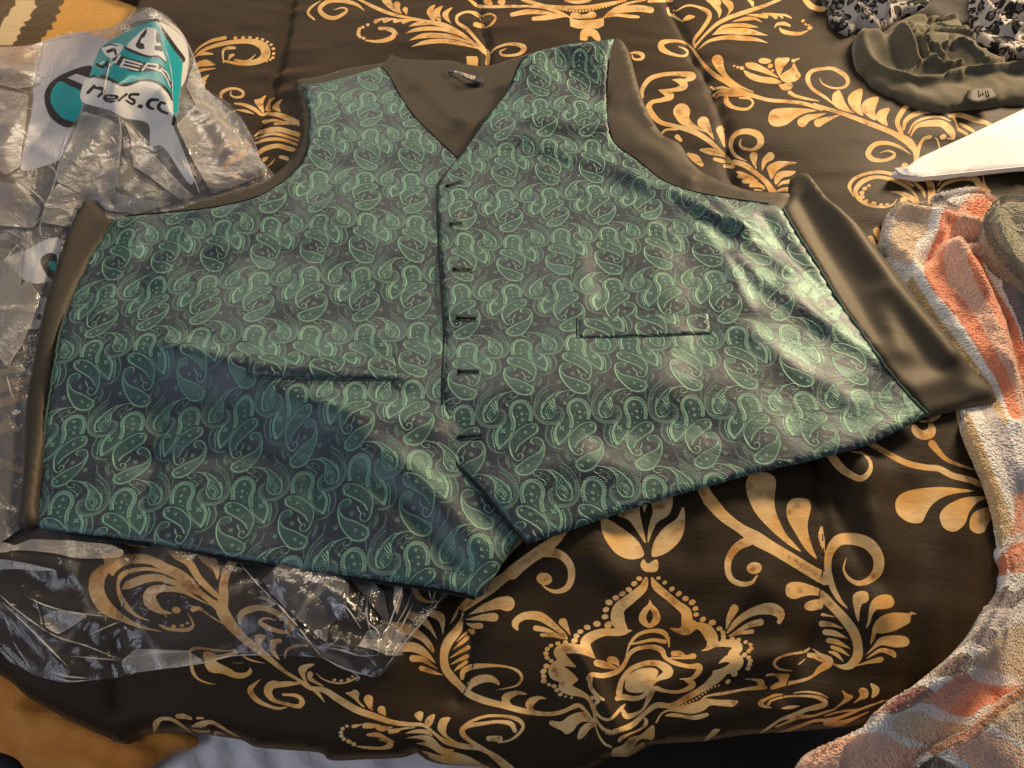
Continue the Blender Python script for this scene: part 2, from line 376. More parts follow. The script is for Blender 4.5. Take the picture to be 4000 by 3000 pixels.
GOLD += parse("""s 640,-10,20 690,45,34 760,65,36 800,30,30 815,-5,20
s 860,765,6 780,700,20 690,640,24 655,570,34 680,515,30 760,495,22 840,495,26 920,540,32 945,590,26 910,630,18 830,632,14 760,600,10 740,560,3
s 700,755,26 850,800,26 970,840,30 1100,890,34 1230,940,36 1300,975,40 1380,1020,60 1430,1090,40 1435,1160,36
p 880,650 835,680 835,740 870,780 940,805 995,812 960,790 925,740 905,690
p 1050,647 1000,650 950,690 948,740 990,800 1055,832 1035,760;p 1165,700 1090,710 1045,750 1050,800 1090,840 1145,865 1140,790;p 1245,780 1180,790 1145,830 1160,870 1230,907 1220,850
s 730,885,60 790,860,36 885,828,4
s 1330,960,30 1300,880,34 1330,810,36 1380,750,26 1435,715,6
s 1370,780,6 1420,745,16 1500,735,14 1580,745,4;s 1400,770,10 1450,760,20 1510,760,12
s 1345,930,20 1360,870,30 1420,825,34 1520,800,34 1620,800,34 1700,840,20 1740,930,8;s 1380,960,10 1420,890,16 1500,850,18 1600,840,14 1680,870,10
s 1395,980,8 1440,910,26 1520,890,44 1620,890,50 1680,940,56 1700,990,30 1660,1000,6
s 1680,830,30 1760,830,36 1850,860,40 1930,880,30 1970,900,30;s 1750,890,16 1790,910,24 1850,945,20;s 1740,930,20 1800,965,20
s 1440,1130,30 1460,1050,24 1490,1000,22 1535,985,26;s 1605,1070,10 1590,1010,10 1570,990,4;d 1630,985,22
s 1395,1110,5 1320,1060,20 1230,1030,26 1140,1040,34 1090,1100,40 1120,1145,34 1200,1155,22 1270,1130,24 1275,1100,18 1230,1085,12 1175,1100,4
d 1355,1190,22
s 985,1415,6 955,1340,26 1000,1280,22 1100,1245,22 1200,1240,22 1300,1270,24 1400,1330,20 1420,1345,6
s 1450,1430,4 1390,1360,24 1280,1300,26 1160,1275,24 1060,1300,34 1000,1370,34 1030,1440,26 1110,1480,20 1210,1490,16 1270,1470,10 1300,1430,3
d 1095,1337,12 1065,1358,16 1045,1388,17 1043,1420,20 1075,1447,15 1130,1465,17 1183,1475,13 1225,1475,14
s 1260,1380,5 1320,1390,26 1390,1420,40 1440,1450,36;d 1345,1440,24
s 1500,1420,6 1480,1370,26 1420,1310,20 1390,1290,8;s 1510,1280,40 1545,1350,50 1545,1460,46
s 1590,1375,5 1650,1320,24 1750,1290,24 1850,1285,44 1890,1330,50 1930,1385,60;s 1590,1340,4 1620,1300,14 1680,1282,10;s 1760,1380,20 1790,1350,20 1820,1335,4
s 1915,1265,10 1930,1330,14 1970,1380,10""", 2800, 0, K)
GOLD += parse("""s 1105,430,50 1130,470,40 1170,510,10;s 1150,370,50 1175,430,40 1185,490,10;s 1215,330,40 1230,390,30""", 2800, 700, K)
GOLD += parse("""p 1405,300 1430,290 1450,310 1480,335 1520,320 1525,285 1560,290 1578,340 1555,385 1500,402 1440,385 1405,340;p 1460,265 1520,255 1610,215 1600,245 1540,275 1480,278
s 1550,430,56 1590,480,44 1650,540,30 1740,580,22 1880,625,4
s 1730,185,20 1750,290,26 1790,380,30 1840,500,20 1900,590,6
s 1090,420,40 1230,500,40 1370,570,44 1500,600,44 1600,610,44 1700,660,44 1850,700,44 2010,785,44
p 1285,870 1300,820 1350,780 1450,755 1600,742 1720,750 1855,770 1740,785 1640,810 1560,860 1510,930 1480,990 1430,1003 1360,985 1300,930
p 1605,950 1640,890 1700,850 1800,815 1975,810 1880,850 1820,920 1790,1000 1740,1050 1690,1062 1630,1030
p 1820,1000 1840,940 1900,900 2010,880 2000,940 1950,1010 1930,1060 1880,1077 1830,1050
s 800,480,60 880,590,60 960,650,50 1040,680,44 1100,630,34 1105,560,24 1050,500,16 970,485,8
p 210,720 240,650 320,632 390,650 425,700 415,860 440,960 500,1080 560,1150 607,1208 520,1160 400,1060 280,930 220,800
p 505,880 540,830 600,822 660,835 677,890 655,1000 660,1080 690,1180 720,1260 640,1190 570,1080 510,970
q 757,1005 735,1060 728,1100 745,1160 778,1222 775,1120
s -60,840,80 0,900,84 60,960,80 170,1040,70 280,1110,100 400,1180,84 520,1250,84 650,1330,84 778,1405,90
s 230,1130,70 150,1170,60 90,1250,50 80,1340,44 110,1410,40 180,1440,36 250,1430,26 290,1380,12;d 270,1325,50
s 940,1615,6 880,1550,30 830,1450,44 800,1330,50 810,1220,60 870,1130,80 970,1115,84 1090,1150,90 1160,1240,80 1160,1340,74 1100,1410,50 1020,1435,36 950,1400,26 915,1340,16 920,1290,10 935,1250,3
p 495,1490 510,1440 570,1425 650,1440 765,1490 762,1525 680,1520 620,1530 560,1548 510,1530;p 628,1600 660,1565 720,1552 762,1555 762,1610 720,1628 660,1630""", 2800, 1500, K)
GOLD += parse("""s 770,430,70 850,510,64 930,600,70 990,690,70 1015,780,66 1010,860,70 960,920,56 900,930,30 840,910,8
p 980,460 985,410 1030,385 1080,390 1095,430 1085,460 1045,480 1030,530 1022,605 1000,560
p 1075,655 1090,580 1100,500 1130,440 1190,412 1250,415 1278,460 1260,500 1200,515 1150,520 1120,560 1105,610
p 1105,770 1115,700 1130,630 1180,570 1270,540 1380,545 1400,535 1440,552 1400,560 1390,610 1340,640 1280,670 1200,690 1150,690 1135,730
p 1075,845 1120,790 1170,725 1250,705 1350,710 1385,740 1370,780 1290,790 1200,775 1150,790
s 1080,870,6 1140,830,20 1190,810,30 1260,830,40 1280,850,30;s 1000,925,4 1080,900,20 1170,880,40 1185,875,34
s 760,555,24 800,560,16 850,572,4;s 755,620,44 820,625,30 910,655,4;s 780,680,40 850,690,40 945,727,4;s 805,740,36 870,755,36 960,800,4;s 830,788,26 890,810,30 955,852,4;s 810,822,14 860,840,30 910,890,4
s 665,800,16 620,825,20 520,840,16 440,870,16 415,910,22 450,945,16 550,962,6;s 690,800,4 750,845,24 800,880,60 800,910,60 740,950,44 700,990,20 640,1020,22 540,1045,24 450,1060,40 400,1080,30;q 650,830 700,830 760,860 770,900 740,890 700,870 650,860
p 350,1000 370,980 440,980 520,985 520,1020 480,1050 430,1070 450,1040 440,1010 390,995
s -20,1128,14 60,1115,14 150,1100,14 260,1085,28 350,1080,24;p 190,1018 260,1015 335,1025 340,1070 300,1075 290,1040 240,1025
s 585,915,6 600,905,10 640,870,4
s 805,1155,4 740,1125,18 640,1110,12 550,1120,5;s 480,1130,6 420,1135,20 360,1160,20 315,1190,34 340,1215,24 400,1225,4;s 370,1200,20 400,1170,16 500,1145,14 600,1140,14 700,1145,20 770,1170,34 780,1200,34 720,1220,40 640,1240,30 560,1280,40 480,1300,20 400,1350,20 350,1380,12
s 470,1230,10 530,1222,26 595,1213,6
s 440,1350,10 520,1320,16 600,1290,24 700,1280,16 800,1250,14 860,1235,4;s 420,1385,4 520,1370,14 620,1340,20 720,1310,16 850,1300,24 950,1270,20 1100,1210,14 1290,1150,4;s 780,1280,8 900,1250,14 1050,1230,14 1200,1170,6;s 800,1320,20 920,1320,30 1010,1290,20 1100,1250,6
p 900,1097 940,1125 982,1140 960,1170 900,1205 840,1240 900,1180 920,1150;p 1020,1100 1050,1080 1088,1100 1085,1150 1030,1170 980,1195 1030,1140;p 1105,1050 1150,1065 1172,1090 1160,1130 1115,1155 1120,1100""", 2800, 2100, K)
GOLD += parse("""p 525,195 560,190 640,240 720,300 760,350 775,410 700,430 620,400 560,330 530,260
p 823,410 840,320 900,240 970,190 1008,120 1020,200 1000,300 940,370 880,405
p 625,165 740,110 755,170 770,240 788,335 740,270 690,200;q 765,115 800,100 780,158
p 800,335 805,240 830,150 825,80 935,55 945,110 920,170 860,210 830,260
p 757,460 775,428 800,455 850,430 863,465 850,500 800,505 770,490
s 1115,-20,60 1145,50,70 1215,140,70
s 0,510,80 80,440,64 170,375,60 260,310,50 310,260,40
s 190,385,60 280,400,50 340,460,44 350,540,40 320,600,34 260,620,24 210,605,14 180,580,8;d 190,545,42
p 0,820 10,780 60,745 140,735 200,755 270,820 320,870 322,905 270,860 210,820 150,790 80,785 40,810 35,850
s 140,835,34 210,850,26 310,895,5;s 175,875,20 240,880,16 310,900,4;s 300,800,50 325,840,24 343,875,4
s 1310,720,50 1280,780,34 1262,842,4
p 1265,870 1300,800 1370,740 1450,700 1530,687 1590,715 1607,760 1580,810 1560,800 1565,775 1520,755 1430,760 1350,800
s 1465,800,40 1390,820,30 1280,880,4;s 1415,855,26 1340,865,18 1275,883,4
d 750,543,16 720,573,17 688,608,17 650,632,18 612,656,18 572,683,20 554,726,18 548,768,18 568,815,22 500,810,20 443,830,18 403,855,16 380,880,16 368,908,18 315,918,14 270,925,14 230,938,13 208,958,14 200,985,15 207,1010,14 232,1028,13 203,1058,17 186,1090,18 187,1120,15 187,1147,16 218,1168,12 248,1177,14 265,1200,14 285,1225,13 315,1238,8 350,1245,8
d 863,540,12 900,567,13 942,604,16 983,632,17 1022,661,18 1062,683,19 1081,720,16 1085,755,15 1070,800,14 1125,783,17 1180,803,20 1222,838,17 1243,860,14 1245,882,14 1247,905,16 1297,898,14 1335,904,13 1377,917,12 1405,932,12 1410,953,12 1395,970,14 1370,993,15 1395,1008,13 1405,1028,14 1400,1050,14 1390,1073,14 1310,1105,18 1272,1150,15
s 790,545,24 770,600,50 700,660,60 630,720,70 625,790,80 660,850,50;s 705,848,6 640,860,40 540,860,46 460,890,60 432,930,60 460,985,40 490,1012,5
s 485,1010,6 400,960,50 310,955,60 275,980,60 310,1020,50 378,1063,5;s 370,1060,10 290,1040,50 255,1090,86 300,1110,90 350,1125,50 388,1137,5
s 385,1140,10 310,1170,70 340,1200,60 400,1220,40 450,1250,24 475,1310,16 500,1380,14 540,1430,20 600,1450,20
s 600,1440,20 700,1410,34 780,1340,26 850,1290,34 940,1290,30 1040,1240,34 1140,1180,40 1200,1130,60 1240,1100,50
s 825,540,14 850,590,46 920,650,44 980,700,46 1025,740,60 1030,800,64 1020,850,50;s 930,835,5 980,850,30 1030,850,50 1090,820,40 1150,850,70 1180,910,70 1150,955,24 1118,968,4
s 1150,950,16 1220,930,30 1300,925,50 1335,950,50 1300,985,50 1290,1010,40;s 1220,1040,6 1270,1015,40 1325,1025,76 1310,1060,66 1260,1085,44 1190,1095,20
s 812,668,4 812,700,24 780,740,36 770,785,44 810,822,24 850,785,44 845,740,36 815,700,24
s 670,995,4 700,920,16 750,870,20 830,850,22 890,860,30 920,900,20 925,950,5;s 690,930,10 750,920,16 830,905,20 900,915,24
s 450,1130,26 470,1108,26 540,1115,30 620,1090,30 660,1050,24 690,990,24 740,955,24 820,945,24 880,965,34 905,1010,24 960,1040,26 1040,1060,24 1100,1060,36 1100,1090,34 1060,1130,20 990,1135,5
s 1020,1140,10 1060,1160,40 1050,1185,30 980,1210,20 900,1205,20 840,1190,30 810,1240,30 780,1300,16 750,1330,16 680,1355,34 650,1320,24
s 460,1120,30 465,1180,24 500,1230,24 540,1255,14;s 470,1240,16 510,1258,24 485,1290,14 495,1330,16 530,1365,16 580,1370,16 640,1310,20 665,1285,10
p 665,1180 680,1120 740,1080 810,1068 855,1080 858,1110 820,1160 790,1200 760,1215 710,1215 680,1205
s 630,1220,36 645,1150,30 690,1085,28 760,1050,30 840,1040,34 900,1065,50 920,1100,56 860,1135,24 825,1165,20 780,1230,24 720,1250,30 650,1240,36 620,1250,30
s 500,1040,40 560,1055,40 630,1075,5;s 580,1020,40 610,1030,40 630,1060,6;s 950,985,30 990,985,30 1020,995,6;s 935,1010,10 1000,1010,16 1070,1000,34
b 7,20 880,1290 820,1300 780,1330 740,1370 700,1400 650,1440 580,1460 540,1450;b 7,22 900,1300 950,1305 1020,1280 1080,1255 1130,1220 1170,1190 1230,1170
s 330,1310,20 390,1290,24 440,1330,16 480,1390,10
s 85,1220,4 30,1215,24 0,1230,30
p 220,1400 230,1380 290,1385 340,1350 400,1330 450,1340 490,1390 500,1440 480,1400 430,1385 390,1400 360,1440 320,1460 295,1440 250,1420
p 385,1480 400,1430 440,1395 480,1400 490,1410 460,1430 430,1470 400,1490
s 470,1250,8 480,1330,10 500,1440,10 540,1510,14 590,1530,10
p 625,1500 640,1470 700,1450 760,1420 780,1385 775,1360 800,1375 795,1410 750,1440 690,1465 640,1500
p 600,1570 600,1540 650,1520 700,1480 760,1460 830,1405 842,1440 838,1480 780,1480 740,1500 700,1560 650,1575
s 650,1578,24 700,1560,24 780,1510,30
s 850,1390,12 880,1340,10 920,1320,12 990,1300,8 1100,1270,14 1150,1235,12 1250,1220,14 1400,1190,12 1450,1185,24
p 920,1320 1000,1305 1080,1280 1140,1250 1200,1255 1320,1260 1328,1275 1300,1298 1240,1295 1170,1290 1130,1320 1060,1340 980,1330
p 900,1350 950,1335 1050,1350 1150,1335 1150,1355 1080,1375 1000,1362 940,1357
s 1165,1470,20 1200,1440,30 1230,1428,6""", 2000, 1900, 0.663)
GOLD += parse("""s 1995,0,60 1900,80,80 1800,150,70 1700,220,80 1600,290,70 1500,360,90 1400,430,80 1310,500,60;s 1720,10,50 1640,110,24 1610,160,8
s 1305,500,6 1300,580,20 1270,660,60 1200,750,70 1170,840,60 1180,940,60 1230,1010,60 1280,1060,50 1340,1120,50 1450,1170,50 1600,1210,44 1750,1250,40 1900,1270,30 2000,1260,30 2080,1230,26 2130,1215,20
s 1275,500,10 1250,560,20 1215,620,4
s 1625,475,110 1560,475,84 1450,510,50 1350,553,4;s 1530,573,64 1450,575,46 1325,590,4;s 1430,635,44 1380,635,36 1330,620,4;s 1375,680,40 1340,665,14
s 1340,680,20 1300,710,14 1260,750,4;s 1340,720,30 1290,760,24 1235,808,4;s 1345,790,30 1290,820,24 1210,868,4;s 1335,855,30 1280,880,24 1215,915,4;s 1330,895,24 1280,930,24 1240,962,4
s 930,560,60 1010,590,60 1070,650,30 1118,730,4;s 1080,545,50 1140,570,60 1160,630,30 1160,695,4;p 750,610 880,615 980,660 1050,720 1090,780 1095,830 1060,800 1000,740 900,700 850,690 820,640
s 850,790,60 950,790,70 1030,830,50 1110,905,4;s 945,870,50 1020,880,40 1120,945,5;s 1005,940,36 1080,965,30 1160,990,4
s 950,340,50 980,420,40 1050,460,20 1120,460,10
s 1300,1010,30 1310,960,40 1380,930,40 1500,920,24 1620,930,14 1700,960,20 1730,1010,20 1700,1060,16 1640,1080,10 1540,1098,3
s 1340,1120,14 1360,1060,50 1430,1020,60 1500,1015,50 1550,1040,30 1565,1060,10
s 1768,1130,4 1690,1120,30 1620,1150,60 1620,1190,50 1660,1220,20;s 1908,1160,4 1850,1155,30 1790,1190,60 1790,1230,40 1820,1250,14
s 0,940,4 100,1010,16 200,1080,30 310,1100,40 420,1170,50 540,1240,50 680,1290,44 800,1330,36 930,1345,30 1020,1350,24 1100,1410,20 1180,1470,34 1300,1500,40 1430,1520,30 1550,1580,34 1660,1659,34
p 460,1120 500,1110 530,1095 560,1120 555,1170 600,1220 570,1210 520,1160;s 625,1165,70 640,1220,30 660,1245,5;s 720,1240,60 740,1270,24 745,1285,4
p 120,950 160,915 240,910 190,945 170,980 180,1030 210,1070 160,1030;s 205,985,44 210,1020,30 300,1070,6;s 205,1075,16 260,1120,24 310,1185,4
s 245,975,4 300,1020,10 380,1045,12 460,1045,10 540,1010,16;d 380,1025,12 430,1030,12 480,1022,14 510,1000,10
s 0,1050,30 60,1045,20 120,1050,8;s 10,1130,16 90,1135,24 140,1160,30 140,1200,34 120,1225,10 0,1195,12
p 955,1275 985,1252 1020,1260 1005,1320 970,1300;p 1030,1330 1060,1285 1105,1275 1085,1340 1060,1360;p 1125,1350 1150,1300 1215,1297 1190,1350 1190,1420 1270,1475 1190,1450 1130,1390
s 515,1360,24 540,1355,20 580,1345,4;s 600,1355,40 650,1355,36 710,1350,4;s 690,1370,30 730,1375,40 800,1365,5;s 780,1395,34 830,1390,30 870,1375,4;s 870,1375,16 960,1368,5
s 890,1410,3 960,1395,24 1040,1400,30 1090,1430,4;s 890,1445,3 960,1435,16 1060,1450,44 1150,1520,30 1240,1530,8;s 970,1475,4 1060,1490,30 1160,1540,34 1300,1570,30 1430,1610,4;s 1000,1520,3 1080,1560,30 1200,1590,40 1330,1600,34 1480,1640,20
d 470,1357,12 440,1375,14 428,1402,14 430,1428,15 448,1450,15 483,1467,18 518,1485,17;s 540,1500,10 620,1508,20 720,1510,20 780,1490,40 770,1465,30 700,1455,6;s 620,1420,20 690,1420,34 740,1440,24 815,1472,3
s 1290,1365,3 1370,1320,20 1480,1285,20 1600,1285,20 1700,1310,30 1740,1360,24 1700,1420,20 1640,1460,14 1560,1475,10;s 1620,1650,40 1480,1540,30 1350,1460,30 1300,1400,40 1330,1360,34 1440,1340,26 1560,1325,24 1650,1340,36 1680,1390,30;s 1490,1447,36 1570,1448,44""", 1100, 2100, K)
GOLD += parse("""s 1160,675,5 1020,645,20 880,580,50 760,500,100 700,400,110 700,300,110 745,235,80
p 745,150 760,115 830,105 900,120 1040,120 1130,150 1210,190 1300,230 1380,290 1440,370 1530,440 1600,480 1600,560 1500,470 1400,390 1320,330 1250,290 1180,250 1100,200 1000,185 900,200 840,240 810,275 770,230
s 1080,600,4 980,560,20 900,480,40 860,400,30 850,330,24 880,270,40 960,235,30 1060,225,24 1150,240,20 1250,280,14 1310,290,5
s 880,370,10 930,340,60 1030,300,60 1150,290,50 1240,320,40 1340,350,50 1450,410,30 1540,480,14
s 1240,545,5 1160,530,40 1090,470,90 1080,410,90 1140,370,60 1230,370,40 1320,385,36 1420,440,14 1520,490,4
d 1270,522,28;s 1390,515,40 1430,510,30 1480,540,12 1570,600,8 1660,650,4
s 1150,630,14 1200,655,20 1280,665,24 1360,660,30 1390,620,16 1350,540,3;d 1250,640,16 1310,633,14 1350,615,12
s 1710,130,60 1640,230,60 1610,330,60 1610,430,70 1600,520,90 1660,620,80 1750,720,60 1850,800,54 1950,880,40 2060,970,24 2212,1060,20
s 1190,30,30 1260,120,50 1360,180,56 1430,290,50 1530,390,40 1600,450,20
p 1405,75 1520,95 1555,150 1580,230 1565,305 1530,230 1450,170
s 910,30,40 960,40,50 1050,50,40 1150,55,30 1200,60,10
s 1730,620,20 1730,560,40 1790,520,50 1880,505,40 1990,540,40 2080,600,50 2100,650,44 2050,680,30 1960,660,30 1880,620,34 1880,590,20 1930,580,12 1985,598,4
p 1835,710 1880,697 1915,710 1890,740 1885,780 1905,822 1860,780;p 1945,760 1960,735 2020,730 2028,755 1990,770 1985,820 2015,880 1960,840
s 2050,870,4 2060,820,16 2100,790,20 2180,775,14 2212,780,20
s 1360,820,20 1410,795,26 1480,800,14 1600,815,10 1700,810,8
p 1465,830 1500,820 1560,845 1650,830 1700,815 1720,830 1640,860 1560,880 1570,900 1650,940 1700,970 1770,970 1800,930 1760,905 1650,905 1740,900 1790,920 1815,970 1760,1010 1690,1012 1600,980 1520,970 1480,930 1470,870
s 1370,840,20 1375,900,24 1390,970,24 1430,1020,16 1500,1048,10 1555,1055,3;s 1730,840,4 1800,880,14 1905,905,4
s 1875,1020,3 1830,1060,24 1800,1100,40 1850,1170,34 1930,1210,24 2000,1230,20 2065,1222,6
s 2160,1045,20 2050,1060,30 1960,1060,60 1930,1110,60 1970,1170,30 2060,1195,20 2140,1215,30 2180,1190,30 2160,1150,24 2110,1130,16 2035,1135,3
s 1055,1385,4 1110,1330,30 1170,1300,24 1240,1310,24 1300,1350,20 1335,1378,4;s 1275,1285,30 1320,1285,34 1370,1300,20;s 1415,1297,16 1460,1298,14;s 1355,1345,6 1430,1335,30 1510,1325,24 1560,1345,24 1640,1390,14 1700,1418,3;s 1340,1360,4 1400,1372,12 1480,1375,10;s 1585,1395,4 1530,1385,12 1510,1400,14 1550,1415,10""", 0, 2100, K)
GOLD += parse("""s -20,1290,50 80,1240,30;s -20,1400,40 150,1360,50;s -20,1500,80 190,1450,60;s -20,1620,60 170,1560,70""", 0, 700, K)
GOLD += parse("""s -20,340,60 60,300,90 130,330,20;s -20,540,40 115,610,40 200,640,30;s -20,800,20 60,850,40 100,900,4""", 0, 1500, K)
# ------------------------------------------------------------------ shape of the bed top under everything
SEAMS = [crom(at(*np.array(s, float).T), 5) for s in (
    [(1140,-120),(1128,0),(1110,120),(1085,233),(1063,325),(1031,450),(998,515),(800,1100),(560,1900),(430,2400),(380,2700)],
    [(1855,-120),(1868,0),(1890,108),(1903,190),(1900,1000),(1830,1900),(1800,2330),(1840,2480),(1838,2600),(1790,2700)],
    [(2590,-120),(2624,5),(2678,98),(2711,190),(2770,282),(2814,407),(2846,542),(2857,640),(2890,711),(3050,1200),(3180,1750),(3205,1900),(3222,2107),(3222,2249),(3212,2371),(3201,2436),(3169,2512),(3125,2588),(3090,2700)],
    [(3560,1900),(3590,2260),(3585,2640)])]
BED = at(*crom([(-700,2300),(-100,2420),(400,2560),(900,2640),(1500,2690),(2100,2720),(2700,2680),(3150,2600),(3480,2440),(3600,2200),(3680,1900),(3760,1500),(3900,1100),(4300,700),(4900,200),(5400,-300)], 5).T)
BEDPOLY = np.vstack([BED, [[3.0, 2.6], [-2.5, 2.6]]])
def bed_base(x, y):
    ins = inside(x, y, BEDPOLY); d = seg_dist(x, y, BED)
    r = 0.07; do = np.where(ins, 0, d)
    z = -(np.sqrt(do*do+r*r)-r)*1.15
    z = np.maximum(z, -0.42+0.1*np.exp(z+0.42))
    inn = np.where(ins, d, 0)
    z -= 0.018*np.exp(-inn/0.06)                       # rim of the filling rounds off
    z += 0.012*N1(x*3.1+5, y*2.7+1)+0.006*N2(x*7+2, y*9)
    return z
bed_base = cached(bed_base, 0.008)
def comf(x, y):
    z = bed_base(x, y)
    for i, s in enumerate(SEAMS):
        d = seg_dist(x, y, s)
        if i == 3: z = z-0.004*np.exp(-(d/0.012)**2); continue
        z = z-0.0055*np.exp(-(d/0.0065)**2)-0.0065*np.exp(-d/0.035)
        # puckers running into each seam
        z = z+0.0042*N3(x*6, y*46+i*9)*np.exp(-d/0.055)
    # loose ripples where the comforter starts to hang down
    f = np.exp(-((y-0.27)/0.13)**2)
    z = z+f*(0.006*N2(x*14+3, y*5)+0.003*N3(x*31, y*12+4))
    return z+0.0016*N4(x*20, y*48)
EXTRA_R = ridges([([980,2350,1200,2480,1500,2560], 60, 0.006), ([2250,2560,2330,2700,2420,2860], 45, 0.018), ([2560,2680,2800,2590,3100,2560], 60, 0.008),
                  ([3350,1800,3400,2100,3430,2400], 70, 0.010), ([3250,1850,3330,2080,3400,2260], 50, -0.007), ([2320,2030,2330,2180,2400,2250], 60, 0.005), ([2650,2050,2680,2200,2600,2300], 60, -0.004),
                  ([2850,2400,2960,2300], 60, 0.004)])
comf0 = comf
def comf_(x, y): return comf0(x, y)+EXTRA_R(x, y)
comf = cached(comf_, 0.0026, (-1.3, -0.15, 1.6, 1.6))
CB = (-1.05, 0.04, 2.2, 1.35)      # world box of the comforter's print
# ---------------------------------------------------------------- print image
def paint(polys, h, box, W, val=1.0, arr=None, mode='max'):
    Hh = int(W*box[3]/box[2])
    if arr is None: arr = np.zeros((Hh, W), np.float32)
    n = [len(p) for p in polys]; allp = np.vstack(polys); P = at(allp[:, 0], allp[:, 1], h)
    P = np.column_stack([(P[:, 0]-box[0])/box[2]*W, (P[:, 1]-box[1])/box[3]*Hh]); i = 0
    for k_, c in enumerate(n):
        v = val[k_] if isinstance(val, list) else val
        fill(arr, P[i:i+c], v, mode); i += c
    return arr
gold = paint(GOLD, comf, CB, 3900)
# brown brush marks inside the larger leaves and stems
BR = []
rb = np.random.default_rng(11)
for q in GOLD:
    ar = abs(np.sum(q[:, 0]*np.roll(q[:, 1], -1)-q[:, 1]*np.roll(q[:, 0], -1)))/2
    if ar < 900: continue
    for k_ in range(1+int(ar > 9000)+int(ar > 30000)):
        if rb.random() < 0.25: continue
        n_ = len(q); i_ = rb.integers(2, max(3, n_//2-2)); a_ = q[i_]; b_ = q[(n_-1-i_) % n_]; m_ = a_*0.5+b_*0.5; hw = np.linalg.norm(a_-b_)/2
        hw = min(hw, 26); d_ = q[min(i_+3, n_-1)]-q[max(i_-3, 0)]; an = math.atan2(d_[1], d_[0])
        for _ in range(16):
            t_, s_ = rb.normal(0, 1.1)*hw, rb.normal(0, 0.22)*hw
            BR.append(ellipse(m_[0]+t_*math.cos(an)-s_*math.sin(an), m_[1]+t_*math.sin(an)+s_*math.cos(an), hw*rb.uniform(.15, .45), hw*rb.uniform(.10, .26), an, 7))
def paint_add(polys, h, box, W):
    Hh = int(W*box[3]/box[2]); arr = np.zeros((Hh, W), np.float32); n = [len(p) for p in polys]; P = np.vstack(polys); P = at(P[:, 0], P[:, 1], h)
    P = np.column_stack([(P[:, 0]-box[0])/box[2]*W, (P[:, 1]-box[1])/box[3]*Hh]); i = 0
    for c in n:
        q = P[i:i+c]; i += c; x0_, y0_ = np.floor(q.min(0)).astype(int)-1; x1_, y1_ = np.ceil(q.max(0)).astype(int)+2
        if x0_ < 0 or y0_ < 0 or x1_ >= W or y1_ >= Hh: continue
        c_ = q.mean(0); X_, Y_ = np.meshgrid(np.arange(x0_, x1_)+.5, np.arange(y0_, y1_)+.5); r_ = np.hypot(X_-c_[0], Y_-c_[1])/(np.linalg.norm(q-c_, axis=1).mean()+.5)
        arr[y0_:y1_, x0_:x1_] += 0.45*np.exp(-r_**2)
    return np.clip(arr, 0, 1)
brown = paint_add(BR, comf, CB, 2200)
# ---------------------------------------------------------------- comforter material
m_comf, nt, out = mat_new('printed_cotton')
uvn = nd(nt, 'UVMap'); t = img(nt, make_image('gold_scrollwork', gold, True), vec=uvn.outputs[0])
mask = math_(nt, 'MULTIPLY', math_(nt, 'SUBTRACT', t.outputs[0], 0.30), 2.6, True)
gp = nd(nt, 'NewGeometry').outputs['Position']
n1 = noise(nt, 17, 3, 0.55, gp, 0.3); n2 = noise(nt, 60, 4, 0.6, gp, 0.4); n3 = noise(nt, 480, 3, 0.7, gp)
g = ramp(nt, n1, [(0.33, (0.70, 0.35, 0.085)), (0.44, (0.80, 0.47, 0.165)), (0.55, (0.82, 0.57, 0.27)), (0.68, (0.66, 0.31, 0.070))])
tb = img(nt, make_image('brush_marks', brown, True), vec=uvn.outputs[0])
brn = math_(nt, 'MULTIPLY', math_(nt, 'MULTIPLY', math_(nt, 'SUBTRACT', n2, 0.52), 7.0, True), math_(nt, 'MULTIPLY', math_(nt, 'SUBTRACT', n1, 0.40), 6.0, True))
brn = math_(nt, 'MAXIMUM', math_(nt, 'MULTIPLY', brn, 0.6), math_(nt, 'MULTIPLY', tb.outputs[0], math_(nt, 'ADD', 0.25, math_(nt, 'MULTIPLY', math_(nt, 'SUBTRACT', noise(nt, 110, 5, .7, gp), 0.36), 4.0, True))))
g = mixc(nt, math_(nt, 'MULTIPLY', brn, 0.75), g, (0.30, 0.105, 0.018))
# darker rim where the dye bleeds against the ground
g = mixc(nt, math_(nt, 'MULTIPLY', n3, 0.22), g, (0.55, 0.33, 0.12))
base = ramp(nt, noise(nt, 900, 2, 0.8, gp), [(0.25, (0.020, 0.0115, 0.0046)), (0.75, (0.032, 0.0190, 0.0078))])
col = mixc(nt, mask, base, g)
wv = nd(nt, 'TexWave', Scale=420.0, Distortion=0.6, Detail=1.0); nt.links.new(gp, wv.inputs['Vector'])
wr = noise(nt, 1.0, 5, 0.62, scaled(nt, gp, 26, 95, 26), 1.2)
nb = bump(nt, noise(nt, 1300, 2, 0.7, gp), 0.0004, 0.5, bump(nt, wr, 0.0030, 0.22))
pbsdf(nt, out, col, 0.62, 0.19, 0.17, nb, (0.98, 0.62, 0.32), 0.40)
comf_src = [(523,-150),(523,0),(502,55),(430,160),(330,320),(200,520),(120,700),(20,860),(-260,1000),(-500,1500),(-350,2300),(-120,2560),(0,2642),(81,2713),(217,2789),(353,2854),(450,2897),(495,2875),(532,2860),(575,2851),(732,2848),(814,2859),(922,2876),(976,2903),(1085,2914),(1236,2927),(1279,2957),(1425,2952),(1561,2946),(1621,2927),(1653,2952),(1724,2973),(1860,2981),(1914,2998),(2100,3040),(2280,3010),(2391,2945),(2464,2941),(2563,2894),(2762,2881),(2928,2855),(3200,2835),(3450,2800),(3700,2640),(3980,2400),(4300,2000),(4500,1200),(4700,300),(4500,-150)]
P_comf = outline_w(comf_src, comf, 4)
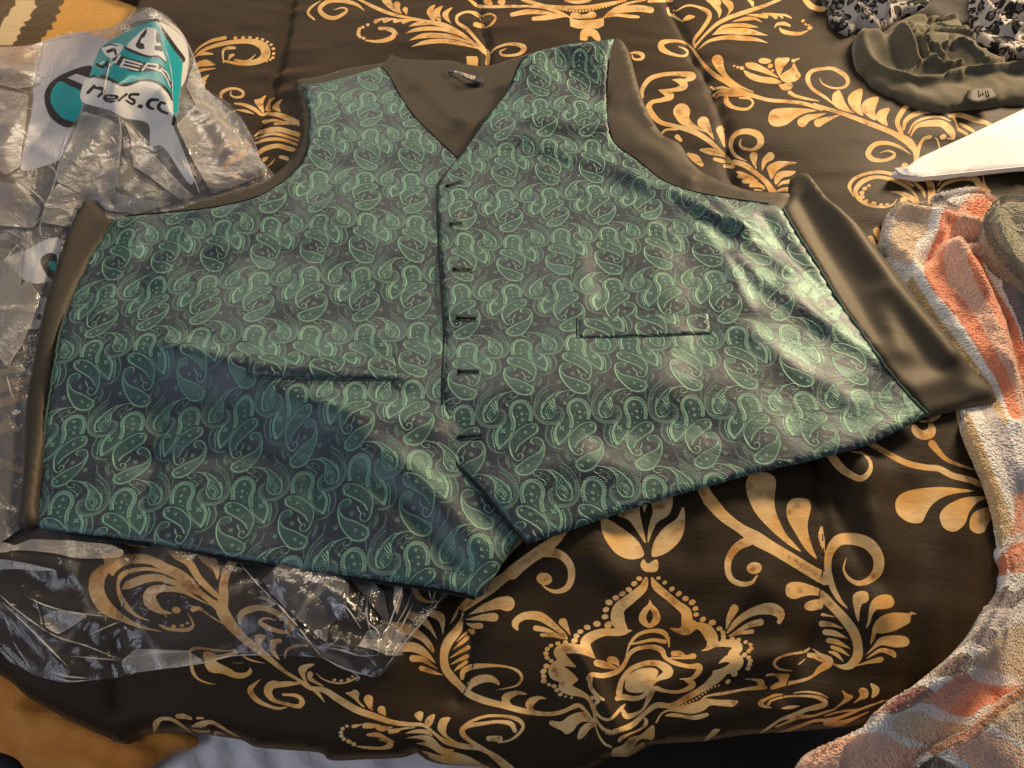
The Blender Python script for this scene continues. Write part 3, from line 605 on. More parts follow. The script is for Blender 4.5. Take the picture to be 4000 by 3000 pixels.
comforter = sheet('comforter', P_comf, comf, 0.0052, m_comf, None, 0.010, edge=(0.012, lambda x, y: comf(x, y)-0.016), box=CB)
tag(comforter, 'dark brown quilted comforter printed with gold scrollwork, spread under the vest', 'comforter')
# stitched thread lines along the quilting seams
m_thr, nt, out = mat_new('dark_thread'); pbsdf(nt, out, (0.03, 0.02, 0.012), 0.8)
def tube(name, P3, r, mat, parent=None, seg=6, closed=False):
    P3 = np.asarray(P3, float); n = len(P3); V = []; Fc = []
    T = np.gradient(P3, axis=0); T /= np.linalg.norm(T, axis=1)[:, None]+1e-12
    rr = np.full(n, r) if np.isscalar(r) else np.asarray(r)
    for i in range(n):
        a = np.cross(T[i], (0, 0, 1)); a = a/(np.linalg.norm(a)+1e-9); b = np.cross(T[i], a)
        for j in range(seg):
            th = 2*math.pi*j/seg; V.append(P3[i]+rr[i]*(a*math.cos(th)+b*math.sin(th)))
    for i in range(n-1):
        for j in range(seg): Fc.append((i*seg+j, i*seg+(j+1) % seg, (i+1)*seg+(j+1) % seg, (i+1)*seg+j))
    Fc.append(tuple(range(seg))[::-1]); Fc.append(tuple((n-1)*seg+j for j in range(seg)))
    return mesh_obj(name, V, Fc, mat, parent)
def on(P, h, dz=0.0): return np.column_stack([P, h(P[:, 0], P[:, 1])+dz])
for s in SEAMS[:3]:
    q = s[(s[:, 1] > 0.12) & (s[:, 1] < 1.28)]; q = crom(q, 6)
    tube('seam_thread', on(q, comf, 0.0002), 0.0006, m_thr, comforter)
# ------------------------------------------------------------------ things below and around the comforter
def plain_fabric(name, c1, c2, sc_=60, rough=0.85, sheen=0.2, weave=900, bd=0.002, crumple=14, cst=0.004):
    m, nt, out = mat_new(name); gp = nd(nt, 'NewGeometry').outputs['Position']
    col = ramp(nt, noise(nt, sc_, 4, 0.6, gp), [(0.3, c1), (0.7, c2)])
    nb = bump(nt, noise(nt, weave, 2, 0.7, gp), 0.0005, 0.7, bump(nt, noise(nt, crumple, 5, 0.6, gp, 0.8), cst, 0.5))
    pbsdf(nt, out, col, rough, 0.25, sheen, nb); return m
m_floor, nt, out = mat_new('dark_floor_boards'); pbsdf(nt, out, ramp(nt, noise(nt, 9), [(0.3, (0.010, 0.008, 0.007)), (0.7, (0.018, 0.014, 0.012))]), 0.8)
fl = mesh_obj('floor', [(-4, -3, -0.62), (4, -3, -0.62), (4, 5, -0.62), (-4, 5, -0.62)], [(0, 1, 2, 3)], m_floor, None, None, False); tag(fl, kind='structure')
def under(dz): return lambda x, y: comf(x, y)-dz
# orange blanket with black and cream zigzag, showing left of the comforter
ob_h = lambda x, y: bed_base(x, y)-0.012+0.003*N1(x*9, y*9)
OB = (-1.5, 0.0, 1.4, 1.5)
Wob = 1100
ob = np.zeros((int(Wob*1.5/1.4), Wob, 3), np.float32); ob[:] = (0.74, 0.36, 0.06)
def cpaint(arr, txt, ox, oy, k, h, box, col):
    return paint(parse(txt, ox, oy, k), h, box, arr.shape[1], list(col), arr) if False else [fill(arr, q, col) for q in polys_px(parse(txt, ox, oy, k), h, box, arr.shape)]
def polys_px(polys, h, box, shp):
    n = [len(p) for p in polys]; allp = np.vstack(polys); P = at(allp[:, 0], allp[:, 1], h)
    P = np.column_stack([(P[:, 0]-box[0])/box[2]*shp[1], (P[:, 1]-box[1])/box[3]*shp[0]]); o = []; i = 0
    for c in n: o.append(P[i:i+c]); i += c
    return o
def srgb(r, g, b):
    f = lambda v: (v/255/12.92) if v/255 <= 0.04045 else ((v/255+0.055)/1.055)**2.4
    return (f(r), f(g), f(b))
BLK = (0.030, 0.020, 0.012); CRM = (0.80, 0.60, 0.33)
cpaint(ob, "q -300,-100 480,-100 465,0 455,30 420,50 440,90 400,110 410,150 370,170 385,210 340,220 330,260 300,270 290,330 0,340 -300,330", 0, 0, K, ob_h, OB, BLK)
cpaint(ob, "q 110,0 250,0 250,30 270,50 240,70 230,90 215,110 225,130 200,150 170,160 185,185 160,190 140,210 150,240 120,260 125,290 100,300 90,325 0,325 -300,325 -300,260 0,200 30,130 60,110 70,80 80,60 110,40", 0, 0, K, ob_h, OB, CRM)
m_ob, nt, out = mat_new('zigzag_printed_fleece')
t = img(nt, make_image('zigzag_print', np.power(ob, 1/2.2)), vec=nd(nt, 'UVMap').outputs[0])
gp = nd(nt, 'NewGeometry').outputs['Position']
pbsdf(nt, out, mixc(nt, math_(nt, 'MULTIPLY', noise(nt, 120, 4, 0.6, gp), 0.25), t.outputs[0], (0.35, 0.16, 0.03)), 0.8, 0.2, 0.4, bump(nt, noise(nt, 700, 2, .7, gp), .0006, .6, bump(nt, noise(nt, 16, 5, .6, gp, .8), .006, .5)), (1, .8, .5))
P_ob = outline_w([(700,-200),(540,60),(380,320),(260,520),(200,800),(40,1000),(-700,1000),(-900,-200)], ob_h, 4)
o = sheet('zigzag_blanket', P_ob, ob_h, 0.012, m_ob, None, 0.004, box=OB)
tag(o, 'orange blanket with black and cream zigzag stripes, left of the comforter at the back', 'blanket')
# rust orange blanket hanging below the comforter, front left
rb_fold = ridges([([-100,2720,200,2810,480,2920], 40, 0.020), ([-100,2840,120,2900,300,3010], 45, 0.014), ([0,2760,250,2880,420,3000], 30, -0.006)])
rb_h = lambda x, y: np.maximum(bed_base(x, y)-0.035, -0.30)+rb_fold(x, y)+0.006*N2(x*11, y*11)
m_rb = plain_fabric('rust_fleece', (0.55, 0.20, 0.035), (0.70, 0.30, 0.06), 30, 0.9, 0.3)
P_rb = outline_w([(-500,2350),(-100,2550),(100,2640),(300,2720),(600,2800),(760,2900),(620,2960),(560,3040),(500,3200),(0,3250),(-500,3000)], rb_h, 4)
tag(sheet('orange_blanket', P_rb, rb_h, 0.008, m_rb, None, 0.006, edge=(0.01, lambda x, y: rb_h(x, y)-0.008)), 'rust orange fleece blanket hanging below the comforter at the front left', 'blanket')
# black cloth corner
bk_h = lambda x, y: rb_h(x, y)+0.010
m_bk = plain_fabric('black_cotton', (0.012, 0.012, 0.016), (0.022, 0.022, 0.028))
P_bk = outline_w([(-300,2900),(-60,2925),(20,2945),(60,2975),(85,3040),(60,3200),(-300,3200)], bk_h, 4)
tag(sheet('black_cloth', P_bk, bk_h, 0.008, m_bk, None, 0.003, edge=(0.006, rb_h)), 'black cloth corner lying on the rust orange blanket at the lower left', 'cloth')
# lavender grey bed sheet at the bottom
ls_fold = ridges([([540,2880,560,2960,530,3080], 22, 0.010), ([700,2850,690,2950,640,3080], 26, 0.012), ([860,2880,900,2960,980,3060], 40, 0.014), ([1060,2900,1150,2980,1300,3060], 40, 0.012), ([1400,2950,1450,3060], 50, 0.010)])
ls_h = lambda x, y: np.maximum(bed_base(x, y)-0.055, -0.34)+ls_fold(x, y)+0.010*N1(x*13+4, y*13)+0.004*N3(x*35, y*30)
m_ls = plain_fabric('lavender_sheet_cotton', (0.60, 0.57, 0.60), (0.74, 0.71, 0.73), 20, 0.75, 0.1, 1200, 0.002, 22, 0.005)
P_ls = outline_w([(300,3250),(330,2990),(440,2900),(520,2820),(560,2760),(1500,2800),(2250,2900),(2300,2960),(2255,2990),(2240,3100),(2200,3250)], ls_h, 4)
tag(sheet('bed_sheet', P_ls, ls_h, 0.008, m_ls, None, 0.002, edge=(0.006, lambda x, y: ls_h(x, y)-0.006)), 'crumpled lavender grey bed sheet showing below the front hem of the comforter', 'bed sheet')
# ------------------------------------------------------------------ paisley jacquard tile (one column wide, two mirrored rows high)
TW, TH, TR = 800.0, 2400.0, 0.8
def loops(path, r, sp, ln, side=1):
    """scallop loops along a path"""
    q = crom(path, 12); s = np.concatenate([[0], np.cumsum(np.linalg.norm(np.diff(q, axis=0), axis=1))]); o = []
    for u in np.arange(sp/2, s[-1], sp):
        x = np.interp(u, s, q[:, 0]); y = np.interp(u, s, q[:, 1]); x2 = np.interp(u+2, s, q[:, 0]); y2 = np.interp(u+2, s, q[:, 1]); x1 = np.interp(u-2, s, q[:, 0]); y1 = np.interp(u-2, s, q[:, 1])
        a = math.atan2(y2-y1, x2-x1)-side*math.pi/2
        cx, cy = x+math.cos(a)*(ln*.5+6), y+math.sin(a)*(ln*.5+6)
        e = ellipse(cx, cy, ln*.5, r, a, 12); o.append(stroke_poly(np.column_stack([np.vstack([e, e[:1]]), np.full(13, 9.5)]), 2))
    return o
def dots(path, r, sp, off=0):
    q = crom(path, 12); s = np.concatenate([[0], np.cumsum(np.linalg.norm(np.diff(q, axis=0), axis=1))])
    return [ellipse(np.interp(u, s, q[:, 0])+off, np.interp(u, s, q[:, 1]), r, r, 0, 8) for u in np.arange(0, s[-1], sp)]
def ticks(path, ln, sp, lean=0.9, side=1, wd=6):
    wd *= 1.35
    q = crom(path, 12); s = np.concatenate([[0], np.cumsum(np.linalg.norm(np.diff(q, axis=0), axis=1))]); o = []
    for u in np.arange(sp/2, s[-1], sp):
        f = lambda v: np.array([np.interp(v, s, q[:, 0]), np.interp(v, s, q[:, 1])])
        p = f(u); d = f(u+3)-f(u-3); a = math.atan2(d[1], d[0])-side*lean; e = p+ln*np.array([math.cos(a), math.sin(a)])
        o.append(stroke_poly([[p[0], p[1], wd], [(p[0]+e[0])/2, (p[1]+e[1])/2, wd*1.2], [e[0], e[1], 2]], 2))
    return o
def flower(x, y, r=26, n=8): return [ellipse(x+math.cos(a)*r*.6, y+math.sin(a)*r*.6, r*.34, r*.14, a, 8) for a in np.linspace(0, 2*math.pi, n, endpoint=False)]+[ellipse(x, y, r*.15, r*.15, 0, 6)]
def line(*p, w=7):
    w *= 1.0
    return [stroke_poly([[a, b, w] for a, b in p], 6)]
Sx = [(215,510),(200,430),(205,350),(240,270),(310,240),(380,260),(425,320),(430,400),(405,480),(400,560),(420,640),(460,720),(520,800),(590,860),(640,905)]
Bd = [(640,905),(675,810),(682,700),(650,610),(600,550)]
Sm_o = [(150,560),(215,560),(320,610),(420,700),(480,790),(492,900),(470,1000),(430,1070),(380,1090),(335,1060),(325,1010),(352,985),(388,995),(385,1030)]
Sm_i = [(150,560),(112,600),(130,680),(220,745),(300,800),(380,870),(430,960)]
Cm = [(x*-1+2180, y-1150) for x, y in [(1800,800),(1835,770),(1820,725),(1760,710),(1700,740),(1665,820),(1665,920),(1690,1030),(1750,1140),(1830,1230),(1930,1270),(2020,1250),(2060,1190),(2040,1120)]]
Cm_i = [(x*-1+2180, y-1150) for x, y in [(1690,850),(1720,920),(1790,970),(1880,1010),(1960,1060),(2040,1120)]]
Bird_o = [(400,155),(352,135),(352,88),(400,60),(480,72),(560,110),(610,165),(635,230),(632,300),(625,360),(650,430),(700,485),(780,490),(822,440),(825,350),(790,270),(720,180),(640,115),(560,75)]
R0 = []; G0 = []; Y0 = []      # bright outlines, green filled bodies, grey dotted ornament
Gsh = lambda *p: crom(p, 6, True)
G0 += [Gsh((215,510),(200,430),(205,350),(240,270),(310,240),(380,260),(425,320),(430,400),(405,480),(400,560),(420,640),(460,720),(520,800),(640,905),(500,860),(440,740),(330,620))]
G0 += [Gsh((150,560),(112,600),(130,680),(220,745),(300,800),(380,870),(430,960),(460,1020),(492,900),(480,790),(420,700),(320,610),(215,560))]
G0 += [crom(Cm+[Cm_i[-2], Cm_i[2], Cm_i[0]], 4, True), Gsh((640,230),(632,300),(625,360),(650,430),(700,485),(780,490),(822,440),(825,350),(790,270),(720,180),(640,115))]
G0 += [Gsh((640,905),(675,810),(682,700),(650,610),(560,500),(450,480),(440,600),(480,700),(560,800))]
R0 += line(*Sx, w=8)+line(*Bd, w=8)+line(*Sm_o, w=9)+line(*Sm_i, w=6)+line(*Cm, w=9)+line(*Cm_i, w=6)+line(*Bird_o, w=8)
R0 += loops(Sx[:4]+Sx[4:11], 12, 29, 42, 1)+ticks([(640,905),(560,830),(480,740),(440,660)], 20, 15, 1.4, -1, 5)
R0 += dots([(700,860),(712,780),(715,700),(690,620)], 12, 30)+loops(Bd, 9, 24, 26, 1)
R0 += ticks(Sm_o[1:9], 15, 24, 2.4, 1)+ticks(Sm_i, 26, 22, 1.0, -1)+ticks([(180,560),(110,590),(110,660),(180,720)], 24, 20, 1.5, -1)
R0 += ticks(Cm[5:13], 16, 24, 1.4, -1)+ticks(Cm_i, 26, 22, .9, 1)+ticks(Cm[9:], 22, 20, 1.5, 1)+dots(Cm[1:8], 5, 16, 10)+dots(Sm_o[5:11], 5, 16, -9)
R0 += line((370,160),(440,152),(445,115),(425,108))+line((400,180),(460,210),(492,250),(482,285),(505,272),(515,240))
R0 += line((650,350),(690,312),(745,325),(780,400),(745,470))+line((665,380),(700,335),(740,360),(750,420))+line((720,430),(745,450),(735,480))+line((700,400),(740,440),(750,470),w=5)
R0 += line((640,320),(660,280),(700,215),w=9)+line((632,300),(650,240),(665,190),w=9)+line((650,340),(700,280),(725,240),w=8)+line((610,165),(650,190),(640,230),w=6)
R0 += dots([(800,250),(830,320),(838,390),(832,450),(790,500)], 10, 26)+ticks([(640,115),(720,180),(790,270),(820,340)], 20, 18, 1.0, -1)+ticks([(480,72),(560,100),(610,150)], 22, 20, .7, 1)
R0 += [p for c in [(330,310),(302,405),(300,490),(160,605),(270,670)] for p in flower(*c)]
R0 += [p for c in [(232,415),(372,440),(345,560),(350,760)] for p in flower(*c, 15, 6)]
R0 += [p for p in flower(2180-1895, 1130-1150, 26)]+flower(2180-1985, 1195-1150, 26)
for a in (0.6, 2.2, 3.8, 5.35): R0.append(ellipse(570+math.cos(a)*24, 640+math.sin(a)*24, 20, 9, a, 10))
R0 += line((290,880),(310,930),(332,980),(340,1010), w=8)+line((300,930),(318,960), w=7)+line((285,900),(300,935),w=6)
Arc1 = [(740,-10),(860,110),(912,220),(940,330),(930,430),(870,525),(780,575),(680,585),(600,570),(545,520),(515,440),(535,360),(590,320)]
Arc2 = [(700,40),(790,110),(860,210),(885,330),(870,430),(800,520),(700,545),(620,530),(575,470),(570,400)]
Y0 += dots(Arc1, 10, 23)+dots(Arc2, 6, 17)+line(*Arc1[:7], w=5)+loops(Arc1[2:], 8, 22, 20, -1)+ticks(Arc2, 16, 20, 1.2, 1, 5)+dots([(700,860),(690,920),(620,960),(560,950)], 9, 22)
Y0 += dots([(760,600),(790,700),(790,800),(740,900),(650,960)], 11, 24)+line((765,600),(800,700),(795,810),(735,910), w=5)
Y0 += [p for c in [(215,960),(800,1110)] for p in flower(*c, 42, 8)]+[ellipse(215, 960, 22, 22), ellipse(800, 1110, 22, 22)]
Y0 += dots([(470,1120),(410,1200),(390,1320),(400,1450)], 9, 22)+dots([(660,1050),(640,1160),(560,1240)], 10, 24)+line((560,1040),(555,1110),(510,1190), w=8)+loops([(560,1040),(555,1110),(510,1190)], 12, 26, 30, -1)
Y0 += dots([(480,130),(530,170),(545,220),(500,200)], 7, 16)+[ellipse(*p, 5, 5, 0, 6) for p in rng.uniform((450,-50),(920,1100),(130, 2))]+[stroke_poly([[x, y, 5], [x+12*math.cos(a), y+12*math.sin(a), 5]], 2) for x, y, a in rng.uniform((560,-50,0),(930,560,3.1),(90, 3))]
def tile_paint(polys, val):
    A = np.zeros((int(TH*TR), int(TW*TR)), np.float32)
    for p in polys:
        for mir in (0, 1):
            q = p.copy()
            if mir: q = np.column_stack([1350-q[:, 0], q[:, 1]+1200])
            for dx in (-2, -1, 0, 1):
                for dy in (-1, 0, 1):
                    r = (q+np.array([dx*TW, dy*TH]))*TR
                    if r[:, 0].max() < 0 or r[:, 0].min() > TW*TR or r[:, 1].max() < 0 or r[:, 1].min() > TH*TR: continue
                    fill(A, r, val)
    return A
G1 = [crom(Arc1+[(600,250),(640,200),(720,180),(700,60)], 4, True), Gsh((700,560),(790,600),(810,720),(760,880),(650,980),(560,1000),(500,1080),(440,1240),(400,1440),(380,1300),(420,1140),(520,960),(640,920),(700,820))]
tile = np.stack([tile_paint(R0, 1.0), np.maximum(tile_paint(G0, 1.0), 0.5*tile_paint(G1, 1.0)), tile_paint(Y0, 1.0)], -1)[::-1]
TILE_M = 0.0557/800                      # metres per tile unit
# ------------------------------------------------------------------ materials
def paisley_mat(name, rot=0.0, ox=0.0, oy=0.0):
    m, nt, out = mat_new(name)
    vec = nd(nt, 'TexCoord').outputs['UV']        # uv in metres on the cloth
    mp = nd(nt, 'Mapping'); mp.vector_type = 'TEXTURE'; mp.inputs['Rotation'].default_value = (0, 0, rot); mp.inputs['Location'].default_value = (ox, oy, 0)
    mp.inputs['Scale'].default_value = (TW*TILE_M, TH*TILE_M, 1); nt.links.new(vec, mp.inputs[0])
    t = img(nt, TILE_IMG, 'REPEAT', mp.outputs[0]); s = nd(nt, 'SeparateColor'); nt.links.new(t.outputs[0], s.inputs[0])
    L, Gf, Y = s.outputs[0], s.outputs[1], s.outputs[2]
    gp = nd(nt, 'NewGeometry').outputs['Position']
    fine = noise(nt, 2600, 2, 0.8, gp); mid = noise(nt, 700, 3, 0.7, gp)
    ground = ramp(nt, fine, [(0.3, (0.010, 0.015, 0.027)), (0.7, (0.025, 0.030, 0.045))])
    body = ramp(nt, mid, [(0.3, (0.017, 0.046, 0.049)), (0.7, (0.035, 0.077, 0.073))])
    lines = ramp(nt, fine, [(0.3, (0.095, 0.265, 0.215)), (0.7, (0.185, 0.41, 0.31))])
    c = mixc(nt, math_(nt, 'MULTIPLY', Gf, 0.7), ground, body)
    c = mixc(nt, math_(nt, 'MULTIPLY', Y, 0.8), c, (0.13, 0.235, 0.20)); c = mixc(nt, L, c, lines)
    h = math_(nt, 'ADD', math_(nt, 'MULTIPLY', L, 1.0), math_(nt, 'ADD', math_(nt, 'MULTIPLY', Gf, -0.35), math_(nt, 'MULTIPLY', Y, 0.5)))
    wr = noise(nt, 1.0, 4, 0.6, scaled(nt, gp, 22, 38, 22, 0.5), 1.0)
    nb = bump(nt, h, 0.00045, 0.75, bump(nt, fine, 0.0002, 0.35, bump(nt, wr, 0.004, 0.35)))
    # satin weave: broad sheen plus a rough glossy lobe; the embroidery thread is glossier than the ground
    p = pbsdf(nt, None, c, 0.5, 0.35, 0.35, nb, (0.55, 0.85, 0.75), 0.35)
    gl = nd(nt, 'BsdfAnisotropic'); gl.inputs['Roughness'].default_value = 0.50; nt.links.new(nb, gl.inputs['Normal'])
    gc = mixc(nt, L, mixc(nt, Gf, (0.22, 0.25, 0.28), (0.28, 0.46, 0.40)), (0.62, 0.92, 0.68)); nt.links.new(gc, gl.inputs['Color'])
    mx = nd(nt, 'MixShader'); mx.inputs[0].default_value = 0.17
    nt.links.new(p.outputs[0], mx.inputs[1]); nt.links.new(gl.outputs[0], mx.inputs[2]); nt.links.new(mx.outputs[0], out.inputs[0])
    return m
TILE_IMG = make_image('paisley_weave', tile, True)
m_front_r = paisley_mat('paisley_jacquard_right', math.radians(3), 0.0125, 0.012)
m_front_l = paisley_mat('paisley_jacquard_left', math.radians(5), 0.031, 0.05)
m_welt = paisley_mat('paisley_jacquard_welt', math.radians(9), 0.02, 0.03)
def satin(name, c, rough=0.62, w=0.06, gcol=(0.75, 0.66, 0.52)):
    m, nt, out = mat_new(name); gp = nd(nt, 'NewGeometry').outputs['Position']
    fine = noise(nt, 3000, 2, 0.8, gp); wr = noise(nt, 1.0, 4, 0.55, scaled(nt, gp, 9, 16, 9, 0.6), 1.2)
    nb = bump(nt, fine, 0.00012, 0.5, bump(nt, wr, 0.003, 0.3))
    p = pbsdf(nt, None, ramp(nt, fine, [(0.3, tuple(v*0.85 for v in c)), (0.7, tuple(v*1.15 for v in c))]), 0.66, 0.16, 0.12, nb, (1, 0.85, 0.65))
    gl = nd(nt, 'BsdfAnisotropic'); gl.inputs['Roughness'].default_value = rough; gl.inputs['Color'].default_value = (*gcol, 1); nt.links.new(nb, gl.inputs['Normal'])
    mx = nd(nt, 'MixShader'); mx.inputs[0].default_value = w
    nt.links.new(p.outputs[0], mx.inputs[1]); nt.links.new(gl.outputs[0], mx.inputs[2]); nt.links.new(mx.outputs[0], out.inputs[0]); return m
m_lin = satin('brown_satin_lining', (0.020, 0.0160, 0.0120))
# ------------------------------------------------------------------ vest surfaces
V = lambda s: np.array([[float(v) for v in t.split(',')] for t in s.split()])
fold_r = ridges([
    ([2060,560,2450,700,2900,930], 45, 0.0060), ([2100,660,2300,760,2620,960], 40, 0.0050), ([2330,620,2560,760,2760,880], 24, 0.0045), ([2450,700,2640,860,2780,1000,2860,1150], 26, 0.0045),
    ([2600,760,2760,880,2950,950], 22, 0.0050), ([2780,800,2900,960,3060,1110], 26, 0.0055), ([2640,900,2800,1080,2900,1260], 30, 0.0040),
    ([2980,880,3090,1050,3250,1230], 28, -0.0050), ([2860,1050,3010,1200,3200,1330], 30, 0.0050), ([3050,1180,3250,1350,3450,1480], 34, 0.0050),
    ([2200,900,2250,1150,2180,1450], 80, 0.0060), ([2500,1000,2600,1300,2550,1550], 90, 0.0050), ([1900,1600,2400,1560,3000,1500,3400,1500], 110, 0.0055), ([2350,1760,2600,1700,2800,1730], 70, -0.0050), ([2050,1950,2250,1850,2450,1880], 70, 0.0050),
    ([2080,240,2250,330,2380,420], 70, -0.010), ([2060,500,2250,520,2380,520], 40, 0.007), ([1760,780,1800,1000,1770,1250], 35, 0.003), ([2900,1350,3100,1500,3300,1620], 50, 0.004)])
fold_l = ridges([
    ([150,1500,700,1420,1200,1540,1500,1850], 230, 0.018), ([1240,560,1120,760,900,1000], 70, 0.008), ([1400,760,1300,960,1180,1240], 80, 0.006), ([880,820,760,960,650,1120], 60, 0.008), ([560,900,520,1050,400,1250], 50, 0.005),  # first broad ridge is added to throw the lower left into shade
    ([1560,1000,1450,1200,1480,1350], 60, 0.004), ([700,1420,1100,1500,1600,1520], 45, 0.007), ([900,1500,1300,1650,1700,1720], 60, 0.006), ([300,1560,600,1560,900,1600], 110, -0.010), ([600,1750,900,1850,1150,1900], 150, -0.012),
    ([1300,1650,1600,1900,1850,2150], 70, 0.007), ([1200,330,1300,480,1350,650], 40, 0.004), ([1450,1900,1650,2050,1800,2230], 60, -0.006), ([250,1900,400,1800,500,1700], 60, 0.005)])
def mx_(a, b, k=0.002): 
    h = np.clip(0.5+0.5*(a-b)/k, 0, 1); return b*(1-h)+a*h+k*h*(1-h)
def lin_h(x, y): return bed_base(x, y)+0.009+0.002*N1(x*12, y*12)
def tilt_l(x, y):                      # the wearer's right front sags toward the front left corner
    return -0.020*smooth(0.0, 0.75, (-(x+0.05)*0.8-(y-0.62)*1.0))
def fr_h(x, y): return mx_(comf(x, y)+0.0075, bed_base(x, y)+0.0170+fold_r(x, y)*0.75+0.0025*N2(x*16+3, y*14)+0.0012*N3(x*40, y*34))
def fl_h(x, y): return mx_(comf(x, y)+0.0060, bed_base(x, y)+0.0140+fold_l(x, y)*0.9+tilt_l(x, y)*0.35+0.0025*N2(x*15, y*13+7)+0.0012*N4(x*40, y*34))
neck_r = V("1787,613 1814,580 1846,532 1868,499 1911,439 1944,401 1987,336 2031,239 2063,214")
strap_r = V("2098,195 2217,168 2325,157 2399,146")
arm_r = V("2380,228 2374,325 2374,407 2380,488 2407,559 2488,618 2591,700 2705,743 2846,770 3004,792 3060,808")
side_r = V("3060,808 3115,906 3196,1031 3272,1161 3370,1297 3462,1427 3560,1545 3630,1619")
hem_r = V("3560,1652 3397,1733 3180,1793 2963,1842 2800,1888 2663,1926 2424,2000 2192,2082")
pt_r = V("2080,2129 2062,2122 1985,2035 1881,1905 1790,1815")
open_r = V("1742,1738 1727,1650 1727,1578 1728,1442 1735,1307 1727,1171 1719,1036 1711,900 1708,740 1718,700")
neck_l = V("1787,613 1759,586 1694,526 1624,456 1570,380 1521,293 1488,255")
strap_l = V("1391,285 1271,315 1174,328")
arm_l = V("1190,380 1203,450 1201,542 1184,608 1146,667 1081,721 987,770 814,808 597,830 488,841")
side_l = V("450,849 347,1004 287,1134 239,1270 212,1405 184,1581 163,1744 141,1907 127,2048")
hem_l = V("180,2066 445,2097 651,2129 1085,2205 1480,2263 1751,2301 1868,2333")
end_l = V("1890,2318 1946,2225 2000,2140 2040,2040 1960,1900 1860,1500 1840,1000 1830,700 1800,640")
P_l = at(*np.vstack([crom(neck_l, 4), crom(strap_l, 4), crom(arm_l, 4), crom(side_l, 4), crom(hem_l, 4), crom(end_l, 3)]).T, fl_h)
vest = empty('vest', (0.0, 0.62, 0.0), 'dark green paisley vest with brown satin lining, laid out flat on the comforter', 'vest')
# rise of the right strap that stands off the bed, its shoulder folded over
def strap_lift(x, y, P=at(np.array([2090., 2395.]), np.array([185., 150.]))):
    d = seg_dist(x, y, P); return 0.050*np.exp(-(d/0.085)**2)
def fr_hs(x, y): return fr_h(x, y)+strap_lift(x, y)
P_r = at(*np.vstack([crom(neck_r, 4), crom(strap_r, 4), crom(arm_r, 4), crom(side_r, 4), crom(hem_r, 4), crom(pt_r[1:], 3), crom(open_r, 4)]).T, fr_hs)
EL = lambda h, a=0.005: (lambda x, y: np.maximum(h(x, y)-a, comf(x, y)+0.001))
fr = sheet('front_panel', P_r, fr_hs, 0.0058, m_front_r, vest, 0.0011, edge=(0.0022, lambda x, y: fr_hs(x, y)-0.002), box=(0, 0, 1, 1)); fr['label'] = "right front panel with buttonholes, overlapping the other"
flp = sheet('front_panel', P_l, fl_h, 0.0058, m_front_l, vest, 0.0011, edge=(0.0022, lambda x, y: fl_h(x, y)-0.002), box=(0, 0, 1, 1)); flp['label'] = "left front panel tucked under the other"
# lining: the back of the vest, seen in the neck, the armholes and along the sides
lin_fold = ridges([([1620,300,1700,380,1790,470], 60, 0.006), ([1700,330,1830,430,1880,500], 36, -0.004), ([1840,300,1900,400,1850,480], 50, 0.004), ([1560,230,1600,300,1570,380], 40, 0.003),
    ([2480,560,2600,620,2700,760], 60, 0.005), ([2450,420,2560,520,2700,600], 50, -0.004), ([2700,700,2850,740,3050,750], 40, 0.004), ([1540,215,1522,232,1508,252], 16, 0.004)])
def lin_hb(x, y): return np.minimum(lin_h(x, y)+lin_fold(x, y), np.minimum(fl_h(x, y), fr_h(x, y))-0.004*(1-smooth(0.0, 0.02, lin_fold(x, y)))+0.012*smooth(0.003, 0.012, lin_fold(x, y)))
lin_src = V("1149,312 1250,290 1347,262 1440,246 1499,236 1512,218 1526,207 1548,212 1575,222 1660,226 1759,228 1814,242 1890,252 1950,240 2004,222 2060,205 2200,170 2401,146 2434,157 2461,206 2488,304 2521,407 2559,477 2597,526 2656,553 2700,624 2759,673 2868,716 2949,740 3088,748 3092,775 3080,812 2900,1000 2900,1500 2300,1900 1700,2000 700,1900 260,1800 300,1300 460,900 407,832 480,838 542,838 667,811 814,765 960,725 1074,673 1139,597 1166,540 1169,488 1160,400")
P_lin = at(*crom(lin_src, 3, True).T, lin_hb)
lining = sheet('back_lining', P_lin, lin_hb, 0.008, m_lin, vest, 0.0012, edge=(0.005, lambda x, y: lin_hb(x, y)-0.003))
# bound edge that rolls round the left armhole and the small loop at the neck
def flap(name, src, h, mat, step=0.0045, th=0.0012, ew=0.006, n=3):
    P = at(*crom(V(src), n, True).T, h); return sheet(name, P, h, step, mat, vest, th, edge=(ew, lambda x, y: np.maximum(h(x, y)-0.006, comf(x, y)+0.001)))
side_fold_r = ridges([([3170,690,3310,930,3480,1170,3690,1420], 60, 0.016), ([3130,800,3260,1060,3420,1330], 40, -0.003), ([3420,1180,3450,1280,3500,1400], 50, 0.005), ([3560,1540,3700,1500,3860,1530], 50, 0.004)])
def sr_h(x, y): return bed_base(x, y)+0.011+side_fold_r(x, y)
fr2 = flap('side_lining', "3090,690 3125,665 3155,663 3182,686 3234,754 3290,805 3360,880 3435,971 3510,1060 3587,1161 3660,1248 3722,1324 3790,1410 3850,1480 3904,1541 3895,1556 3874,1568 3800,1580 3722,1598 3665,1612 3630,1622 3560,1560 3462,1440 3370,1310 3272,1175 3196,1045 3115,920 3055,815 3078,770", sr_h, m_lin, ew=0.010)
fr2['label'] = 'brown satin side lining on the right, folded up along its edge'
side_fold_l = ridges([([350,780,330,900,250,1120,190,1400,150,1700,100,2000], 60, 0.006)])
def sl_h(x, y): return bed_base(x, y)+0.011+side_fold_l(x, y)
